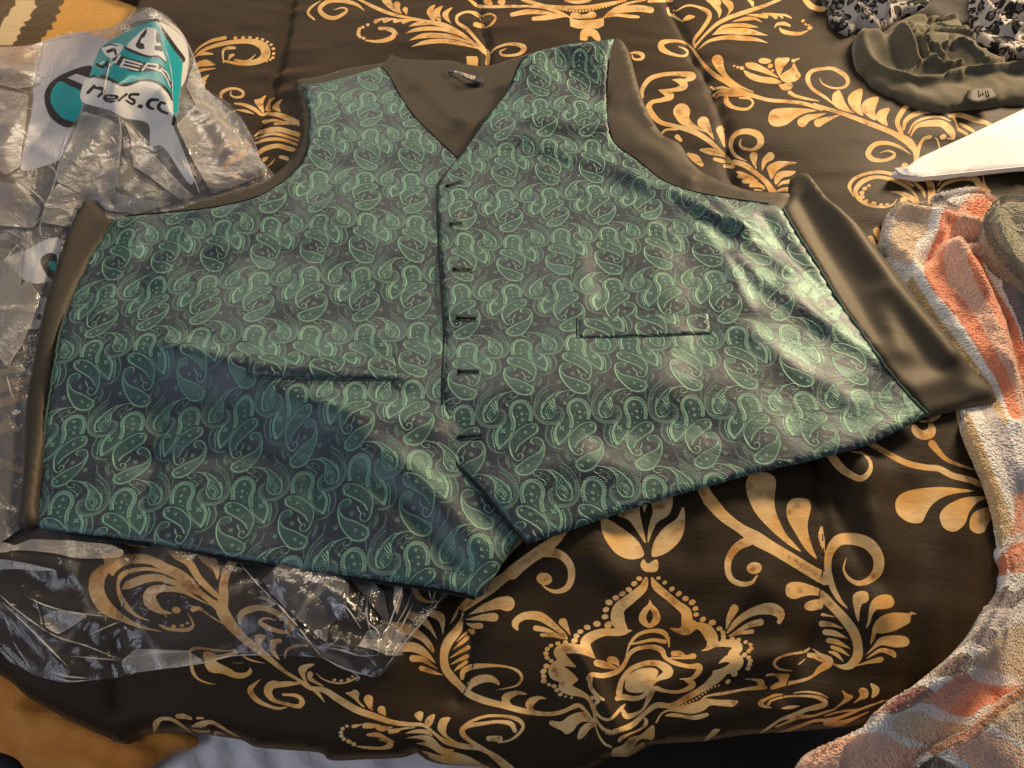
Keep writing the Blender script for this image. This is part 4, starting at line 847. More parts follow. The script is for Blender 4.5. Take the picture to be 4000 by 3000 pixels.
fl2 = flap('side_lining', "320,771 340,769 362,778 390,803 412,836 450,852 400,930 350,1010 290,1140 242,1275 215,1405 187,1585 166,1744 144,1907 130,2046 57,2042 68,1935 81,1825 85,1700 90,1568 120,1400 163,1188 200,1070 233,960 252,900 271,863 300,810", sl_h, m_lin, ew=0.010)
fl2['label'] = 'brown satin side lining on the left, folded up at its top corner'
# dark inner edge below the left hem and raw threads
P_h = at(*np.vstack([crom(V("122,2040 127,2066 180,2072 445,2110 651,2141 1085,2215 1480,2273 1751,2312 1860,2340"), 4), crom(V("1860,2322 1751,2290 1480,2250 1085,2190 651,2118 445,2086 200,2055"), 4)]).T, fl_h)
m_blk = plain_fabric('black_facing', (0.006, 0.009, 0.010), (0.012, 0.016, 0.017))
sheet('hem_facing', P_h, lambda x, y: fl_h(x, y)-0.0042, 0.006, m_blk, vest, 0.001)
# seam rope where front meets side lining, right; and stitched piping elsewhere
m_stitch, nt, out = mat_new('green_black_stitching'); gp = nd(nt, 'NewGeometry').outputs['Position']
pbsdf(nt, out, ramp(nt, noise(nt, 900, 2, .8, gp), [(0.4, (0.010, 0.014, 0.013)), (0.62, (0.07, 0.15, 0.11))]), 0.7)
def piping(name, src, h, dz, r, mat=m_stitch, wob=0.0):
    P = at(*crom(V(src), 8).T, h); P = P+rng.normal(0, 1, P.shape)*wob; return tube(name, on(P, h, dz), r, mat, vest)
piping('side_seam', "3060,812 3115,908 3196,1034 3272,1164 3370,1300 3462,1432 3560,1550 3628,1618", fr_hs, -0.001, 0.0016, wob=0.0004)
piping('side_seam', "450,852 347,1006 287,1136 239,1272 212,1407 184,1583 163,1746 141,1909 128,2045", fl_h, -0.001, 0.0013, wob=0.0004)
piping('opening_edge', "1787,616 1718,704 1708,740 1711,900 1719,1036 1727,1171 1735,1307 1728,1442 1727,1578 1727,1650 1742,1738 1790,1815 1881,1905 1985,2035 2062,2120", fr_hs, -0.0022, 0.0016, m_blk)
edge_ = lambda a: ' '.join('%g,%g' % tuple(p) for p in a)
for a_, h_, c_ in ((arm_r[:-1], fr_hs, .0), (arm_l, fl_h, .0), (neck_r, fr_hs, 0), (neck_l, fl_h, 0)):
    piping('edge_stitching', edge_(a_), h_, -0.0012, 0.0008, m_blk)
# ------------------------------------------------------------------ buttonholes
m_hole, nt, out = mat_new('buttonhole_dark'); pbsdf(nt, out, (0.003, 0.004, 0.004), 0.9)
m_bth, nt, out = mat_new('buttonhole_thread'); pbsdf(nt, out, (0.035, 0.050, 0.048), 0.5, 0.5)
for (a, b, c, d) in ((1743,729,1806,709), (1757,876,1806,873), (1768,1053,1843,1056), (1783,1242,1861,1246), (1787,1452,1872,1453), (1790,1708,1884,1702)):
    pts = at(np.linspace(a, c, 9), np.linspace(b, d, 9), fr_hs); P3 = on(pts, fr_hs, 0.0003)
    bh = tube('buttonhole', P3, np.array([.0023, .0021, .0010, .0007, .0006, .0006, .0006, .0006, .0004]), m_hole, vest)
    dirv = pts[-1]-pts[0]; dirv = dirv/np.linalg.norm(dirv); nrm = np.array([-dirv[1], dirv[0]]); Vv = []; Ff = []
    for sgn in (-1, 1):
        for u in np.linspace(0.0, 1.0, 26):
            p = pts[0]+(pts[-1]-pts[0])*u+nrm*sgn*(0.0030 if u < 0.16 else 0.0019); z = float(fr_hs(p[:1], p[1:])[0])+0.0003
            e = p+nrm*sgn*0.0011
            i0 = len(Vv)
            for q_ in (p, e):
                for s_ in (-1, 1): Vv.append((q_[0]+dirv[0]*s_*.0004, q_[1]+dirv[1]*s_*.0004, z+0.0004)); Vv.append((q_[0]+dirv[0]*s_*.0004, q_[1]+dirv[1]*s_*.0004, z-0.0004))
            Ff += [(i0, i0+2, i0+6, i0+4), (i0+1, i0, i0+4, i0+5), (i0+2, i0+3, i0+7, i0+6)]
    off = np.array(vest.location); me = bpy.data.meshes.new('stitches'); me.from_pydata([tuple(np.array(v)-off) for v in Vv], [], Ff); me.materials.append(m_bth)
    so = bpy.data.objects.new('stitches', me); C.objects.link(so); so.parent = bh
# ------------------------------------------------------------------ welt pockets
def welt(src, h, label, slit, slit2):
    wh = lambda x, y: h(x, y)+0.0005
    P = at(*crom(V(src), 4, True).T, wh) if False else at(*V(src).T, wh)
    w_ = sheet('pocket_welt', resample(P, 0.004), wh, 0.005, m_welt, vest, 0.0003, edge=(0.002, lambda x, y: h(x, y)+0.0005), box=(0.011, 0.02, 1, 1)); w_['label'] = label
    for s_ in slit: tube('pocket_slit', on(at(*crom(V(s_), 6).T, h), h, 0.0001), 0.0006, m_hole, vest)
    for s_ in slit2: tube('pocket_edge', on(at(*crom(V(s_), 6).T, h), h, 0.0003), 0.0003, m_stitch, vest)
welt("2262,1245 2400,1236 2600,1228 2766,1222 2772,1262 2776,1302 2600,1310 2400,1314 2264,1318", fr_hs, 'pocket welt on the right front', ["2254,1243 2253,1280 2255,1320"], ["2258,1320 2400,1318 2600,1313 2776,1304", "2770,1222 2778,1304"])
welt("962,1384 1100,1388 1300,1392 1540,1388 1552,1430 1556,1478 1400,1476 1200,1474 968,1470", fl_h, 'pocket welt on the left front', ["1540,1384 1549,1430 1556,1480"], ["960,1474 1200,1479 1400,1483 1556,1483", "957,1380 965,1474"])
# ------------------------------------------------------------------ neck label, stitched at both ends
LC = at(np.array([1818.]), np.array([292.]), lin_hb)[0]
lab_h = lambda x, y: lin_hb(x, y)+0.004+0.005*np.exp(-(((x-LC[0])/0.016)**2))
LB = (LC[0]-0.05, LC[1]-0.05, 0.1, 0.1)
lab = np.zeros((900, 900, 3), np.float32); lab[:] = (0.030, 0.032, 0.050)
cpaint(lab, "s 1430,513,9 1432,524,8;s 1440,514,8 1442,530,8 1450,514,6 1452,532,8;s 1462,520,8 1464,538,8;s 1474,522,8 1470,540,8 1480,542,6;s 1488,526,9 1486,546,9;s 1498,530,8 1504,548,8 1508,530,6;s 1518,534,9 1514,554,9;s 1528,538,8 1526,556,8 1536,558,6;s 1544,542,9 1542,560,9;s 1556,546,9 1552,566,9 1562,566,7;s 1570,552,14 1572,562,12", 1000, 0, K, lab_h, LB, (0.62, 0.55, 0.40))
m_lab, nt, out = mat_new('woven_label'); t = img(nt, make_image('label_weave', np.power(lab, 1/2.2)), vec=nd(nt, 'UVMap').outputs[0]); pbsdf(nt, out, t.outputs[0], 0.6, 0.3, 0.2, bump(nt, noise(nt, 3000), .0003, .5))
P_lab = at(*(np.array([[1375,490],[1425,508],[1480,518],[1530,535],[1580,548],[1637,560],[1634,600],[1560,583],[1520,568],[1460,530],[1420,524],[1380,520]])*K+[1000,0]).T, lab_h)
sheet('neck_label', P_lab, lab_h, 0.0025, m_lab, lining, 0.0008, box=LB)
# ------------------------------------------------------------------ dry cleaning bag: clear film with a printed white and teal panel
def crumple(box, n, wmin, wmax, slope, seed):
    r = np.random.default_rng(seed); L = []
    for i in range(n):
        c = np.array([r.uniform(box[0], box[2]), r.uniform(box[1], box[3])]); a = r.uniform(0, math.pi); L.append((c, a, r.uniform(wmin, wmax), r.uniform(0.3, 1)*slope*r.choice([1, 1, -1]), r.uniform(0.03, 0.16)))
    def f(x, y):
        z = np.zeros(np.shape(x))
        for c, a, w_, s_, ln in L:
            u = (x-c[0])*math.cos(a)+(y-c[1])*math.sin(a); v = -(x-c[0])*math.sin(a)+(y-c[1])*math.cos(a)
            w2 = w_*np.clip(1-np.abs(u)/ln, 0, 1)
            z = z+s_*np.maximum(0, w2-np.abs(v))
        return z
    return f
def film(name, haze, alpha_img=None, col_img=None, gl_rough=0.10, tint=(0.93, 0.93, 0.95), gw=0.5, streak=0.35, bd=0.014):
    m, nt, out = mat_new(name); gp = nd(nt, 'NewGeometry').outputs['Position']
    wr = noise(nt, 1.0, 6, 0.62, scaled(nt, gp, 11, 8, 11), 1.4); vr = nd(nt, 'TexVoronoi', Scale=11.0); vr.feature = 'DISTANCE_TO_EDGE'
    dv = nd(nt, 'TexNoise', Scale=9.0, Detail=4.0); nt.links.new(gp, dv.inputs['Vector']); av = nd(nt, 'VectorMath'); av.operation = 'MULTIPLY_ADD'
    nt.links.new(dv.outputs['Color'], av.inputs[0]); av.inputs[1].default_value = (0.09, 0.09, 0.09); nt.links.new(gp, av.inputs[2]); nt.links.new(av.outputs[0], vr.inputs['Vector'])
    cr = math_(nt, 'SUBTRACT', 1.0, math_(nt, 'MULTIPLY', vr.outputs['Distance'], 16.0, True), True)
    nb = bump(nt, cr, 0.0020, 0.4, bump(nt, wr, bd, 0.7))
    lw = nd(nt, 'LayerWeight', Blend=0.35); nt.links.new(nb, lw.inputs['Normal'])
    tr = nd(nt, 'BsdfTransparent'); tr.inputs[0].default_value = (*tint, 1)
    df = nd(nt, 'BsdfDiffuse'); df.inputs[0].default_value = (0.94, 0.88, 0.80, 1); nt.links.new(nb, df.inputs['Normal'])
    tl = nd(nt, 'BsdfTranslucent'); tl.inputs[0].default_value = (0.85, 0.82, 0.78, 1)
    dt = nd(nt, 'MixShader'); dt.inputs[0].default_value = 0.4; nt.links.new(df.outputs[0], dt.inputs[1]); nt.links.new(tl.outputs[0], dt.inputs[2])
    gl = nd(nt, 'BsdfAnisotropic'); gl.inputs['Roughness'].default_value = gl_rough; gl.inputs['Color'].default_value = (0.95, 0.95, 0.97, 1); nt.links.new(nb, gl.inputs['Normal'])
    hz = math_(nt, 'ADD', haze*0.6, math_(nt, 'ADD', math_(nt, 'MULTIPLY', lw.outputs['Facing'], haze*1.2), math_(nt, 'MULTIPLY', math_(nt, 'MULTIPLY', cr, streak), math_(nt, 'MULTIPLY', math_(nt, 'SUBTRACT', wr, 0.42), 4.0, True))), True)
    m1 = nd(nt, 'MixShader'); nt.links.new(hz, m1.inputs[0]); nt.links.new(tr.outputs[0], m1.inputs[1]); nt.links.new(dt.outputs[0], m1.inputs[2])
    gf = math_(nt, 'ADD', 0.03, math_(nt, 'MULTIPLY', lw.outputs['Fresnel'], gw), True)
    m2 = nd(nt, 'MixShader'); nt.links.new(gf, m2.inputs[0]); nt.links.new(m1.outputs[0], m2.inputs[1]); nt.links.new(gl.outputs[0], m2.inputs[2])
    fin = m2.outputs[0]
    if col_img:
        uv = nd(nt, 'UVMap').outputs[0]; ci = img(nt, col_img, 'CLIP', uv); ai = img(nt, alpha_img, 'CLIP', uv)
        p = pbsdf(nt, None, ci.outputs[0], 0.3, 0.5, 0.0, bump(nt, wr, 0.003, 0.5)); ptl = nd(nt, 'BsdfTranslucent'); nt.links.new(ci.outputs[0], ptl.inputs[0])
        pm = nd(nt, 'MixShader'); pm.inputs[0].default_value = 0.15; nt.links.new(p.outputs[0], pm.inputs[1]); nt.links.new(ptl.outputs[0], pm.inputs[2])
        m3 = nd(nt, 'MixShader'); nt.links.new(ai.outputs[0], m3.inputs[0]); nt.links.new(fin, m3.inputs[1]); nt.links.new(pm.outputs[0], m3.inputs[2]); fin = m3.outputs[0]
    nt.links.new(fin, out.inputs[0]); return m
bag = empty('dry_cleaning_bag', (-0.55, 0.85, 0.01), 'clear plastic dry cleaning bag with teal print, crumpled under the left side of the vest', 'plastic bag')
ub_r = ridges([([560,30,600,180,590,330,560,450], 150, 0.030), ([600,60,690,240,690,460,760,620], 70, 0.012), ([500,180,380,330,330,480], 90, 0.009), ([560,430,400,640,200,880], 34, 0.007), ([500,470,520,640,480,830], 30, 0.007),
    ([690,480,740,620,800,780], 34, 0.009), ([0,180,120,190,300,140,470,100], 40, 0.008), ([0,330,130,360], 34, 0.007), ([780,470,870,560,930,660], 38, 0.009), ([870,390,950,480,1010,600], 30, 0.007), ([100,560,60,700,120,830], 44, 0.008)])
uc = crumple((-1.2, 0.45, -0.35, 1.25), 120, 0.012, 0.035, 0.30, 5)
UNDER = [P_l, P_lin, at(*crom(V("320,771 340,769 362,778 390,803 412,836 450,852 127,2048 57,2042 68,1935 81,1825 85,1700 90,1568 120,1400 163,1188 200,1070 233,960 252,900 271,863"), 2, True).T, sl_h)]
def beneath(x, y, z, polys=UNDER, z0=0.0055):
    """press a sheet flat where the vest lies on it"""
    for P in polys:
        P = resample(P, 0.02); ins = inside(x, y, P); d = np.where(ins, 0, seg_dist(x, y, np.vstack([P, P[:1]])))
        z = np.minimum(z, np.maximum(bed_base(x, y)+z0, comf(x, y)+0.001)+np.maximum(d-0.004, 0)*0.9)
    return z
PC = at(np.array([560.]), np.array([330.]))[0]
ub_h = cached(lambda x, y: beneath(x, y, bed_base(x, y)+0.012+ub_r(x, y)+np.clip(uc(x, y), -0.006, 0.022)*(1-0.85*np.exp(-(((x-PC[0])/0.14)**2+((y-PC[1])/0.13)**2)**2))), 0.004, (-1.5, 0.0, 0.3, 1.6))
lc = crumple((-1.3, 0.35, -0.3, 1.3), 90, 0.012, 0.04, 0.25, 15)
lo_h = cached(lambda x, y: beneath(x, y, bed_base(x, y)+0.006+np.clip(lc(x, y), -0.004, 0.012)+0.4*ub_r(x, y), z0=0.004), 0.005, (-1.5, 0.0, 0.3, 1.6))
UBX = (-1.35, 0.35, 1.15, 1.15); Wb = 1900
pc = np.zeros((Wb, Wb, 3), np.float32); pc[:] = (0.80, 0.79, 0.78); pa = np.zeros((Wb, Wb), np.float32)
TEAL = srgb(20, 165, 172); DK = srgb(48, 42, 38); WH = (0.86, 0.84, 0.81)
def pr(txt, col, a, ox=0, oy=0):
    for q in polys_px(parse(txt, ox, oy, K), ub_h, UBX, pc.shape): fill(pc, q, col); fill(pa, q, a, 'set')
pr("p 310,290 420,265 600,232 700,262 790,300 720,400 660,520 600,640 590,800 520,950 450,1130 300,1200 150,1215 190,1000 240,720 230,560", (0.60, 0.60, 0.66), 0.82)
pr("p 660,475 560,490 440,540 360,600 320,680 330,770 370,850 460,912 545,895 600,700 650,560", DK, 0.95)
pr("p 430,585 500,615 570,650 600,700 560,860 470,860 400,800 362,720 380,640", TEAL, 0.93)
pr("q 485,560 550,530 650,565 600,610", (0.60, 0.60, 0.66), 0.9)
pr("p 1140,130 1250,180 1330,270 1360,420 1340,560 1300,620 1310,420 1200,240", WH, 0.9)
pr("p 600,600 650,560 800,585 900,620 980,595 1060,580 1190,600 1240,690 1250,900 1290,1010 1390,1270 1350,1310 1180,1060 1085,1050 1065,890 900,850 780,790 590,730", WH, 0.92)
K2 = 0.4925
def pr2(txt, col, a):
    for q in polys_px(parse(txt, 234, 78, K2), ub_h, UBX, pc.shape): fill(pc, q, col); fill(pa, q, a, 'set')
pr2("p 340,205 560,80 700,10 760,30 790,60 830,200 860,370 895,560 885,640 850,560 790,500 710,470 640,470 580,495 510,510 440,490 380,455 320,440 240,450 215,500 260,370 300,270", TEAL, 0.96)
pr2("p 345,200 560,75 690,10 740,15 600,140 510,240 430,350 380,430 320,430 290,380 240,440 290,290", srgb(85, 170, 172), 0.9)
pr2("q 770,60 800,80 975,340 965,440 925,775 900,745 895,560 860,370 830,200", srgb(15, 170, 180), 0.96)
pr2("p 530,215 600,130 690,60 770,85 795,190 845,330 800,300 700,285 620,265", WH, 0.96)
pr2("q 690,62 640,120 600,195 605,215 640,232 672,228 666,190 638,180 645,150 675,130 688,95;q 770,88 792,110 803,180 765,182 760,130;q 752,205 812,210 818,252 750,240", DK, 0.96)
pr2("s 520,222,20 600,258,24 700,290,18 780,290,16 838,335,12;s 470,280,14 560,315,10 640,330,10", DK, 0.96)
pr2("p 440,270 540,308 640,335 740,340 820,370 870,460 890,545 850,490 800,425 740,405 640,415 560,405 480,365 425,345", DK, 0.96)
pr2("s 475,282,18 440,338,18;s 512,315,20 482,368,20;s 506,312,14 650,352,15;s 498,340,11 630,370,13;s 488,366,13 620,398,15;s 695,345,18 655,398,18;s 690,345,15 770,356,17 762,384,13 690,376,11;s 722,378,13 792,402,15;s 795,395,13 842,455,11 876,530,8;s 806,384,9 850,420,10 872,480,8", WH, 0.96)
pr2("p 335,215 440,185 500,205 480,255 430,300 385,295 350,262", WH, 0.92); pr2("s 378,250,24 428,238,28 446,275,14;s 345,212,10 400,195,10 460,205,8", DK, 0.96)
pr2("s 296,352,22 340,372,22 384,326,18;s 372,345,14 378,375,14;s 240,455,14 280,440,14", DK, 0.96); pr2("s 318,350,10 350,330,12;s 400,360,12 430,330,12", WH, 0.96)
pr2("s 320,445,16 380,460,24 440,495,26 510,515,26 580,500,20 640,480,18 720,480,20 800,510,26 860,570,22 893,635,14", DK, 0.96)
pr2("s 812,70,22 850,130,30 920,230,34 978,305,30 978,330,16;q 900,745 928,778 915,840 885,835", DK, 0.96)
pr2("s 272,525,26 222,577,26;s 275,537,18 330,545,30 345,568,26 305,607,20", DK, 0.96)
pr2("p 343,605 375,590 462,598 448,640 395,656 352,642", DK, 0.96); pr2("s 380,612,9 432,612,9;s 400,634,6 462,634,9", WH, 0.96)
pr2("s 530,588,20 462,640,16;s 622,590,24 565,592,22 552,616,20 590,640,24 576,668,18 526,640,16;q 628,668 662,676 650,704 610,692;s 778,635,22 722,635,28 696,670,32 712,696,24 742,706,18;s 834,662,18 802,656,24 782,692,30 806,722,28 852,740,22", DK, 0.96)
pr("p 90,600 300,450 430,430 420,560 380,720 200,740", (0.62, 0.62, 0.66), 0.8, 0, 700); pr("p 290,595 350,530 410,560 400,700 362,722", DK, 0.95, 0, 700); pr("q 350,600 380,585 405,600 400,660 365,655", TEAL, 0.95, 0, 700)
pr("p 70,1040 200,920 330,850 300,1000 260,1080", (0.62, 0.62, 0.66), 0.7, 0, 700); pr("q 255,1000 285,965 305,985 290,1020", DK, 0.95, 0, 700)
pr("q 0,440 40,430 60,480 30,520 -10,510", (0.25, 0.25, 0.25), 0.35)
m_ub = film('printed_clear_film', 0.22, make_image('bag_print_opacity', pa, True), make_image('bag_print', np.power(pc, 1/2.2)), 0.10)
m_lb = film('hazy_clear_film', 0.15, gl_rough=0.14)
P_ub = at(*crom([(566,28),(640,54),(700,114),(735,165),(762,235),(765,305),(803,347),(879,390),(944,461),(993,548),(1020,624),(1080,690),(1100,760),(900,900),(500,960),(330,1100),(300,1500),(200,1900),(60,2080),(-120,2100),(-260,1500),(-260,500),(-120,150),(0,180),(130,172),(260,125),(330,125),(440,104),(500,60)], 4, True).T, ub_h)
u1 = sheet('printed_film', P_ub, ub_h, 0.0052, m_ub, bag, 0, box=UBX, jitter=0.15); u1['label'] = 'film layer with the white, teal and black cleaners print'
P_lb = at(*crom([(520,60),(640,150),(720,300),(760,450),(820,560),(900,700),(1000,760),(900,900),(500,960),(330,1100),(300,1500),(200,1900),(60,2080),(-120,2100),(-260,1500),(-260,500),(-120,260),(0,220),(200,240)], 4, True).T, lo_h)
sheet('back_film', P_lb, lo_h, 0.008, m_lb, bag, 0, jitter=0.15)
# clear lower end of the bag, spread below the front hem of the vest
cl_r = ridges([([0,2333,206,2480,477,2577], 12, 0.007), ([10,2360,160,2520,270,2605], 12, 0.006), ([108,2333,282,2393,460,2425], 12, 0.005), ([347,2480,477,2425], 12, 0.005), ([1085,2263,1200,2447], 16, 0.010),
    ([1100,2382,1208,2500,1328,2534,1480,2566], 16, 0.010), ([1577,2287,1474,2560], 14, 0.012), ([1469,2274,1436,2425,1485,2480,1469,2566], 14, 0.012), ([1740,2317,1588,2490,1480,2642], 18, 0.008), ([0,2160,220,2230], 30, 0.006),
    ([1112,2230,1180,2330,1250,2400], 40, 0.010), ([1260,2260,1340,2350,1400,2450], 40, 0.012), ([1300,2480,1400,2530,1480,2560], 30, 0.008)])
cc = crumple((-1.0, 0.1, -0.1, 0.75), 110, 0.008, 0.03, 0.28, 25)
cl_h = cached(lambda x, y: beneath(x, y, comf(x, y)+0.005+cl_r(x, y)+np.clip(cc(x, y), -0.003, 0.010)), 0.0035, (-1.3, -0.1, 0.3, 0.9))
m_cl = film('clear_film', 0.05, gl_rough=0.13, gw=0.34, streak=0.26, bd=0.007)
P_cl = at(*crom([(0,2545),(27,2577),(76,2604),(136,2637),(217,2659),(266,2667),(336,2659),(407,2653),(515,2634),(624,2615),(732,2599),(803,2588),(922,2561),(1112,2561),(1252,2572),(1317,2604),(1398,2629),(1469,2645),(1534,2599),(1588,2523),(1642,2447),(1724,2350),(1753,2311),(1700,2210),(1000,2060),(300,1960),(60,1900),(-200,1900),(-300,2200),(-200,2400)], 3, True).T, cl_h)
c1 = sheet('clear_film', P_cl, cl_h, 0.0055, m_cl, bag, 0, jitter=0.15); c1['label'] = 'clear lower end of the bag below the front hem of the vest'
# whitish tubes laid along the film creases stand in for their highlights
m_cr, nt, out = mat_new('glint_white_film')
p = pbsdf(nt, None, (0.85, 0.82, 0.78), 0.2, 0.7); tr = nd(nt, 'BsdfTransparent'); mx = nd(nt, 'MixShader'); gp = nd(nt, 'NewGeometry').outputs['Position']
nt.links.new(math_(nt, 'MULTIPLY', math_(nt, 'SUBTRACT', noise(nt, 60, 3, .6, gp), 0.30), 1.6, True), mx.inputs[0]); nt.links.new(tr.outputs[0], mx.inputs[1]); nt.links.new(p.outputs[0], mx.inputs[2]); nt.links.new(mx.outputs[0], out.inputs[0])
def creases(txt, ox, oy, h, r0=0.0007):
    for ln in txt.replace(';', '\n').split('\n'):
        if not ln.strip(): continue
        p_ = np.array([[float(v) for v in t.split(',')] for t in ln.split()])*K+[ox, oy]
        P = at(*crom(p_, 8).T, h); n = len(P); r = r0*np.sin(np.linspace(0.15, math.pi-0.1, n))*(0.7+0.5*np.abs(N1(np.arange(n)*.5, np.full(n, p_[0, 0]*.01))))
        tube('film_crease_glint', on(P, h, 0.0006), np.maximum(r, 0.0001), m_cr, bag, 4)
creases("""0,330 150,355 300,310 470,270 620,235 860,190 950,110 1040,60;1040,60 1170,100 1290,215 1400,430 1480,640;590,790 480,1000 400,1290 290,1640;860,840 870,1000 840,1380;840,1385 760,1420 680,1450
1260,940 1300,1130 1400,1300 1440,1400;1060,1050 1180,1200 1290,1330 1400,1420;1720,860 1820,1010 1870,1150;1840,1230 1850,1310;1880,1210 1900,1290;0,600 120,640 220,670;150,1320 260,1400 350,1500
820,350 760,600 720,880;1140,190 1230,500 1245,760;0,1010 60,1140 80,1250;370,1190 440,1330 390,1440;930,900 1020,1060 1090,1250;500,1120 560,1200 520,1290;1270,900 1420,1180 1530,1390;300,1560 240,1640""", 0, 0, ub_h, 0.0012)
creases("""150,30 290,130 340,200 450,315;50,370 110,400 160,430;130,470 60,560 20,640;830,90 720,140 680,165;410,10 350,150 290,350 330,470;10,1010 90,1090 140,1190;60,1370 100,1270 160,1190 180,1260;50,1420 90,1560 120,1600""", 0, 700, ub_h, 0.0011)
creases("""0,410 120,520 380,700 620,780 870,880;20,470 200,640 330,770 490,930;200,430 330,490 520,540 860,580;640,705 760,650 880,600;510,855 690,870 860,885;90,740 160,850 250,990;370,965 480,1000 640,1015
250,440 290,560 310,660;1700,150 1850,330 2000,480 2200,700;1990,220 2010,330;0,200 200,210 410,240;30,550 90,700;380,1000 500,1035 640,1030;900,980 1200,940 1460,905 1700,850 2050,850;940,870 1100,830 1350,825""", 0, 2100, cl_h, 0.0008)
creases("""0,520 100,620 200,750 290,860;240,780 420,810 560,850 690,850;880,345 800,560 690,850;660,320 620,430 620,600 700,690 700,860;620,600 650,700 720,740;950,470 860,650 740,850;1110,380 1080,500;1180,400 1020,600 900,740 700,1000
240,230 330,350 480,520 575,660;430,670 400,730 360,780;290,860 420,930 550,975 690,1005;640,880 690,930;1060,375 1080,460;500,960 560,1010 530,1040;950,370 900,500 820,640""", 1100, 2100, cl_h, 0.0009)

# doubled folds of the film, whiter because several layers lie together
m_fold = film('doubled_film', 0.42, gl_rough=0.16, tint=(0.85, 0.86, 0.92), gw=0.6, streak=0.5); m_foil = film('wrinkled_film_reflection', 0.16, gl_rough=0.10, tint=(0.75, 0.77, 0.85), gw=1.4, streak=0.9, bd=0.009)  # m_foil sheets are added to stand in for bluish reflections on the film
fh = lambda x, y: cl_h(x, y)+0.0022
for pts, m_ in (([(-60,20),(60,40),(100,60),(220,10),(500,20),(800,50),(905,100),(870,140),(740,150),(560,150),(380,110),(230,95),(110,90),(-60,120)], m_fold), ([(-60,150),(60,160),(220,190),(410,235),(300,240),(100,225),(-60,230)], m_fold),
    ([(1890,300),(1960,240),(2010,180),(2060,200),(2230,240),(2480,270),(2520,330),(2500,500),(2440,580),(2370,640),(2350,760),(2200,640),(2040,490),(1940,400)], m_foil), ([(2500,280),(2660,300),(2760,380),(2800,560),(2790,660),(2740,560),(2640,440),(2560,340)], m_foil),
    ([(2580,780),(2650,660),(2760,690),(2830,610),(2930,700),(2900,850),(2800,850),(2700,810)], m_fold), ([(2840,310),(2890,320),(2900,420),(2860,560),(2830,480)], m_fold), ([(310,560),(430,520),(640,560),(520,640),(420,700),(330,650)], m_fold), ([(980,800),(1350,810),(1480,900),(1200,940),(900,980),(870,890)], m_fold)):
    P_ = at(*resample(np.array(pts, float)*K+[0, 2100], 12).T, fh); sheet('doubled_film', P_, fh, 0.005, m_, bag, 0, jitter=0.3)

fu = lambda x, y: ub_h(x, y)+0.0025
m_fold2 = film('doubled_film_warm', 0.42, gl_rough=0.15, tint=(0.93, 0.91, 0.88), gw=0.7, streak=0.5)
for pts in ([(600,800),(760,850),(880,900),(870,1100),(830,1385),(680,1450),(400,1300),(440,1150)], [(900,880),(1060,1050),(1180,1200),(1400,1420),(1300,1440),(1050,1250),(960,1200),(940,1000)], [(1270,900),(1400,760),(1480,640),(1740,850),(1850,1100),(1930,1250),(1700,1340),(1530,1395),(1400,1180)],
    [(-40,340),(150,355),(310,300),(240,620),(120,640),(-40,600)], [(-40,640),(210,680),(170,1000),(140,1200),(40,1260),(-40,1200)], [(-40,1300),(150,1330),(300,1500),(240,1640),(-40,1620)], [(420,1320),(700,1460),(560,1500),(520,1640),(300,1600),(330,1440)], [(700,1440),(840,1390),(1050,1440),(1250,1460),(1000,1540),(760,1510)],
    [(1060,60),(1170,105),(1290,215),(1330,270),(1240,190),(1140,130),(1000,150),(900,190),(960,110)], [(-40,1900),(60,1850),(160,1800),(150,2100),(60,2300),(-40,2350)], [(20,2200),(200,2000),(300,2150),(150,2500),(40,2650),(-40,2500)], [(1340,620),(1400,430),(1480,640),(1420,780)]):
    P_ = at(*resample(np.array(pts, float)*K, 12).T, fu); sheet('doubled_film', P_, fu, 0.007, m_fold2, bag, 0, jitter=0.3)
# ------------------------------------------------------------------ striped towel
def terry(name, image=None, col=(0.2, 0.2, 0.18), fine=420, bd=0.0016, var=0.35):
    m, nt, out = mat_new(name); gp = nd(nt, 'NewGeometry').outputs['Position']
    n1 = noise(nt, fine, 3, 0.65, gp, 0.6)
    c = img(nt, image, vec=nd(nt, 'UVMap').outputs[0]).outputs[0] if image else None
    if c is None:
        r_ = nd(nt, 'RGB'); r_.outputs[0].default_value = (*col, 1); c = r_.outputs[0]
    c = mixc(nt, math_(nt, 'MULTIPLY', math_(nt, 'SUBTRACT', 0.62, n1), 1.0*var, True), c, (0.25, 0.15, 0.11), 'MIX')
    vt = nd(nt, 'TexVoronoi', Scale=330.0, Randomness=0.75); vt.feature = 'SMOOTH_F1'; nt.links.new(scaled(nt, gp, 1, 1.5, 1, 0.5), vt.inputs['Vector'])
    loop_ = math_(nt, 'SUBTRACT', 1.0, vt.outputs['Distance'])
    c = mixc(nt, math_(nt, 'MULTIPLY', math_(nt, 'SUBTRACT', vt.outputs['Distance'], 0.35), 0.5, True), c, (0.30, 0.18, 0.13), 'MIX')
    nb = bump(nt, loop_, 0.0028, 0.9, bump(nt, n1, bd, 0.5, bump(nt, noise(nt, 45, 4, .6, gp), 0.005, 0.5)))
    pbsdf(nt, out, c, 0.95, 0.1, 0.8, nb, (1, 0.92, 0.84), 0.5); return m
def terry_h(x, y): return 0.0010*N1(x*330, y*330)+0.0012*N2(x*120, y*120)
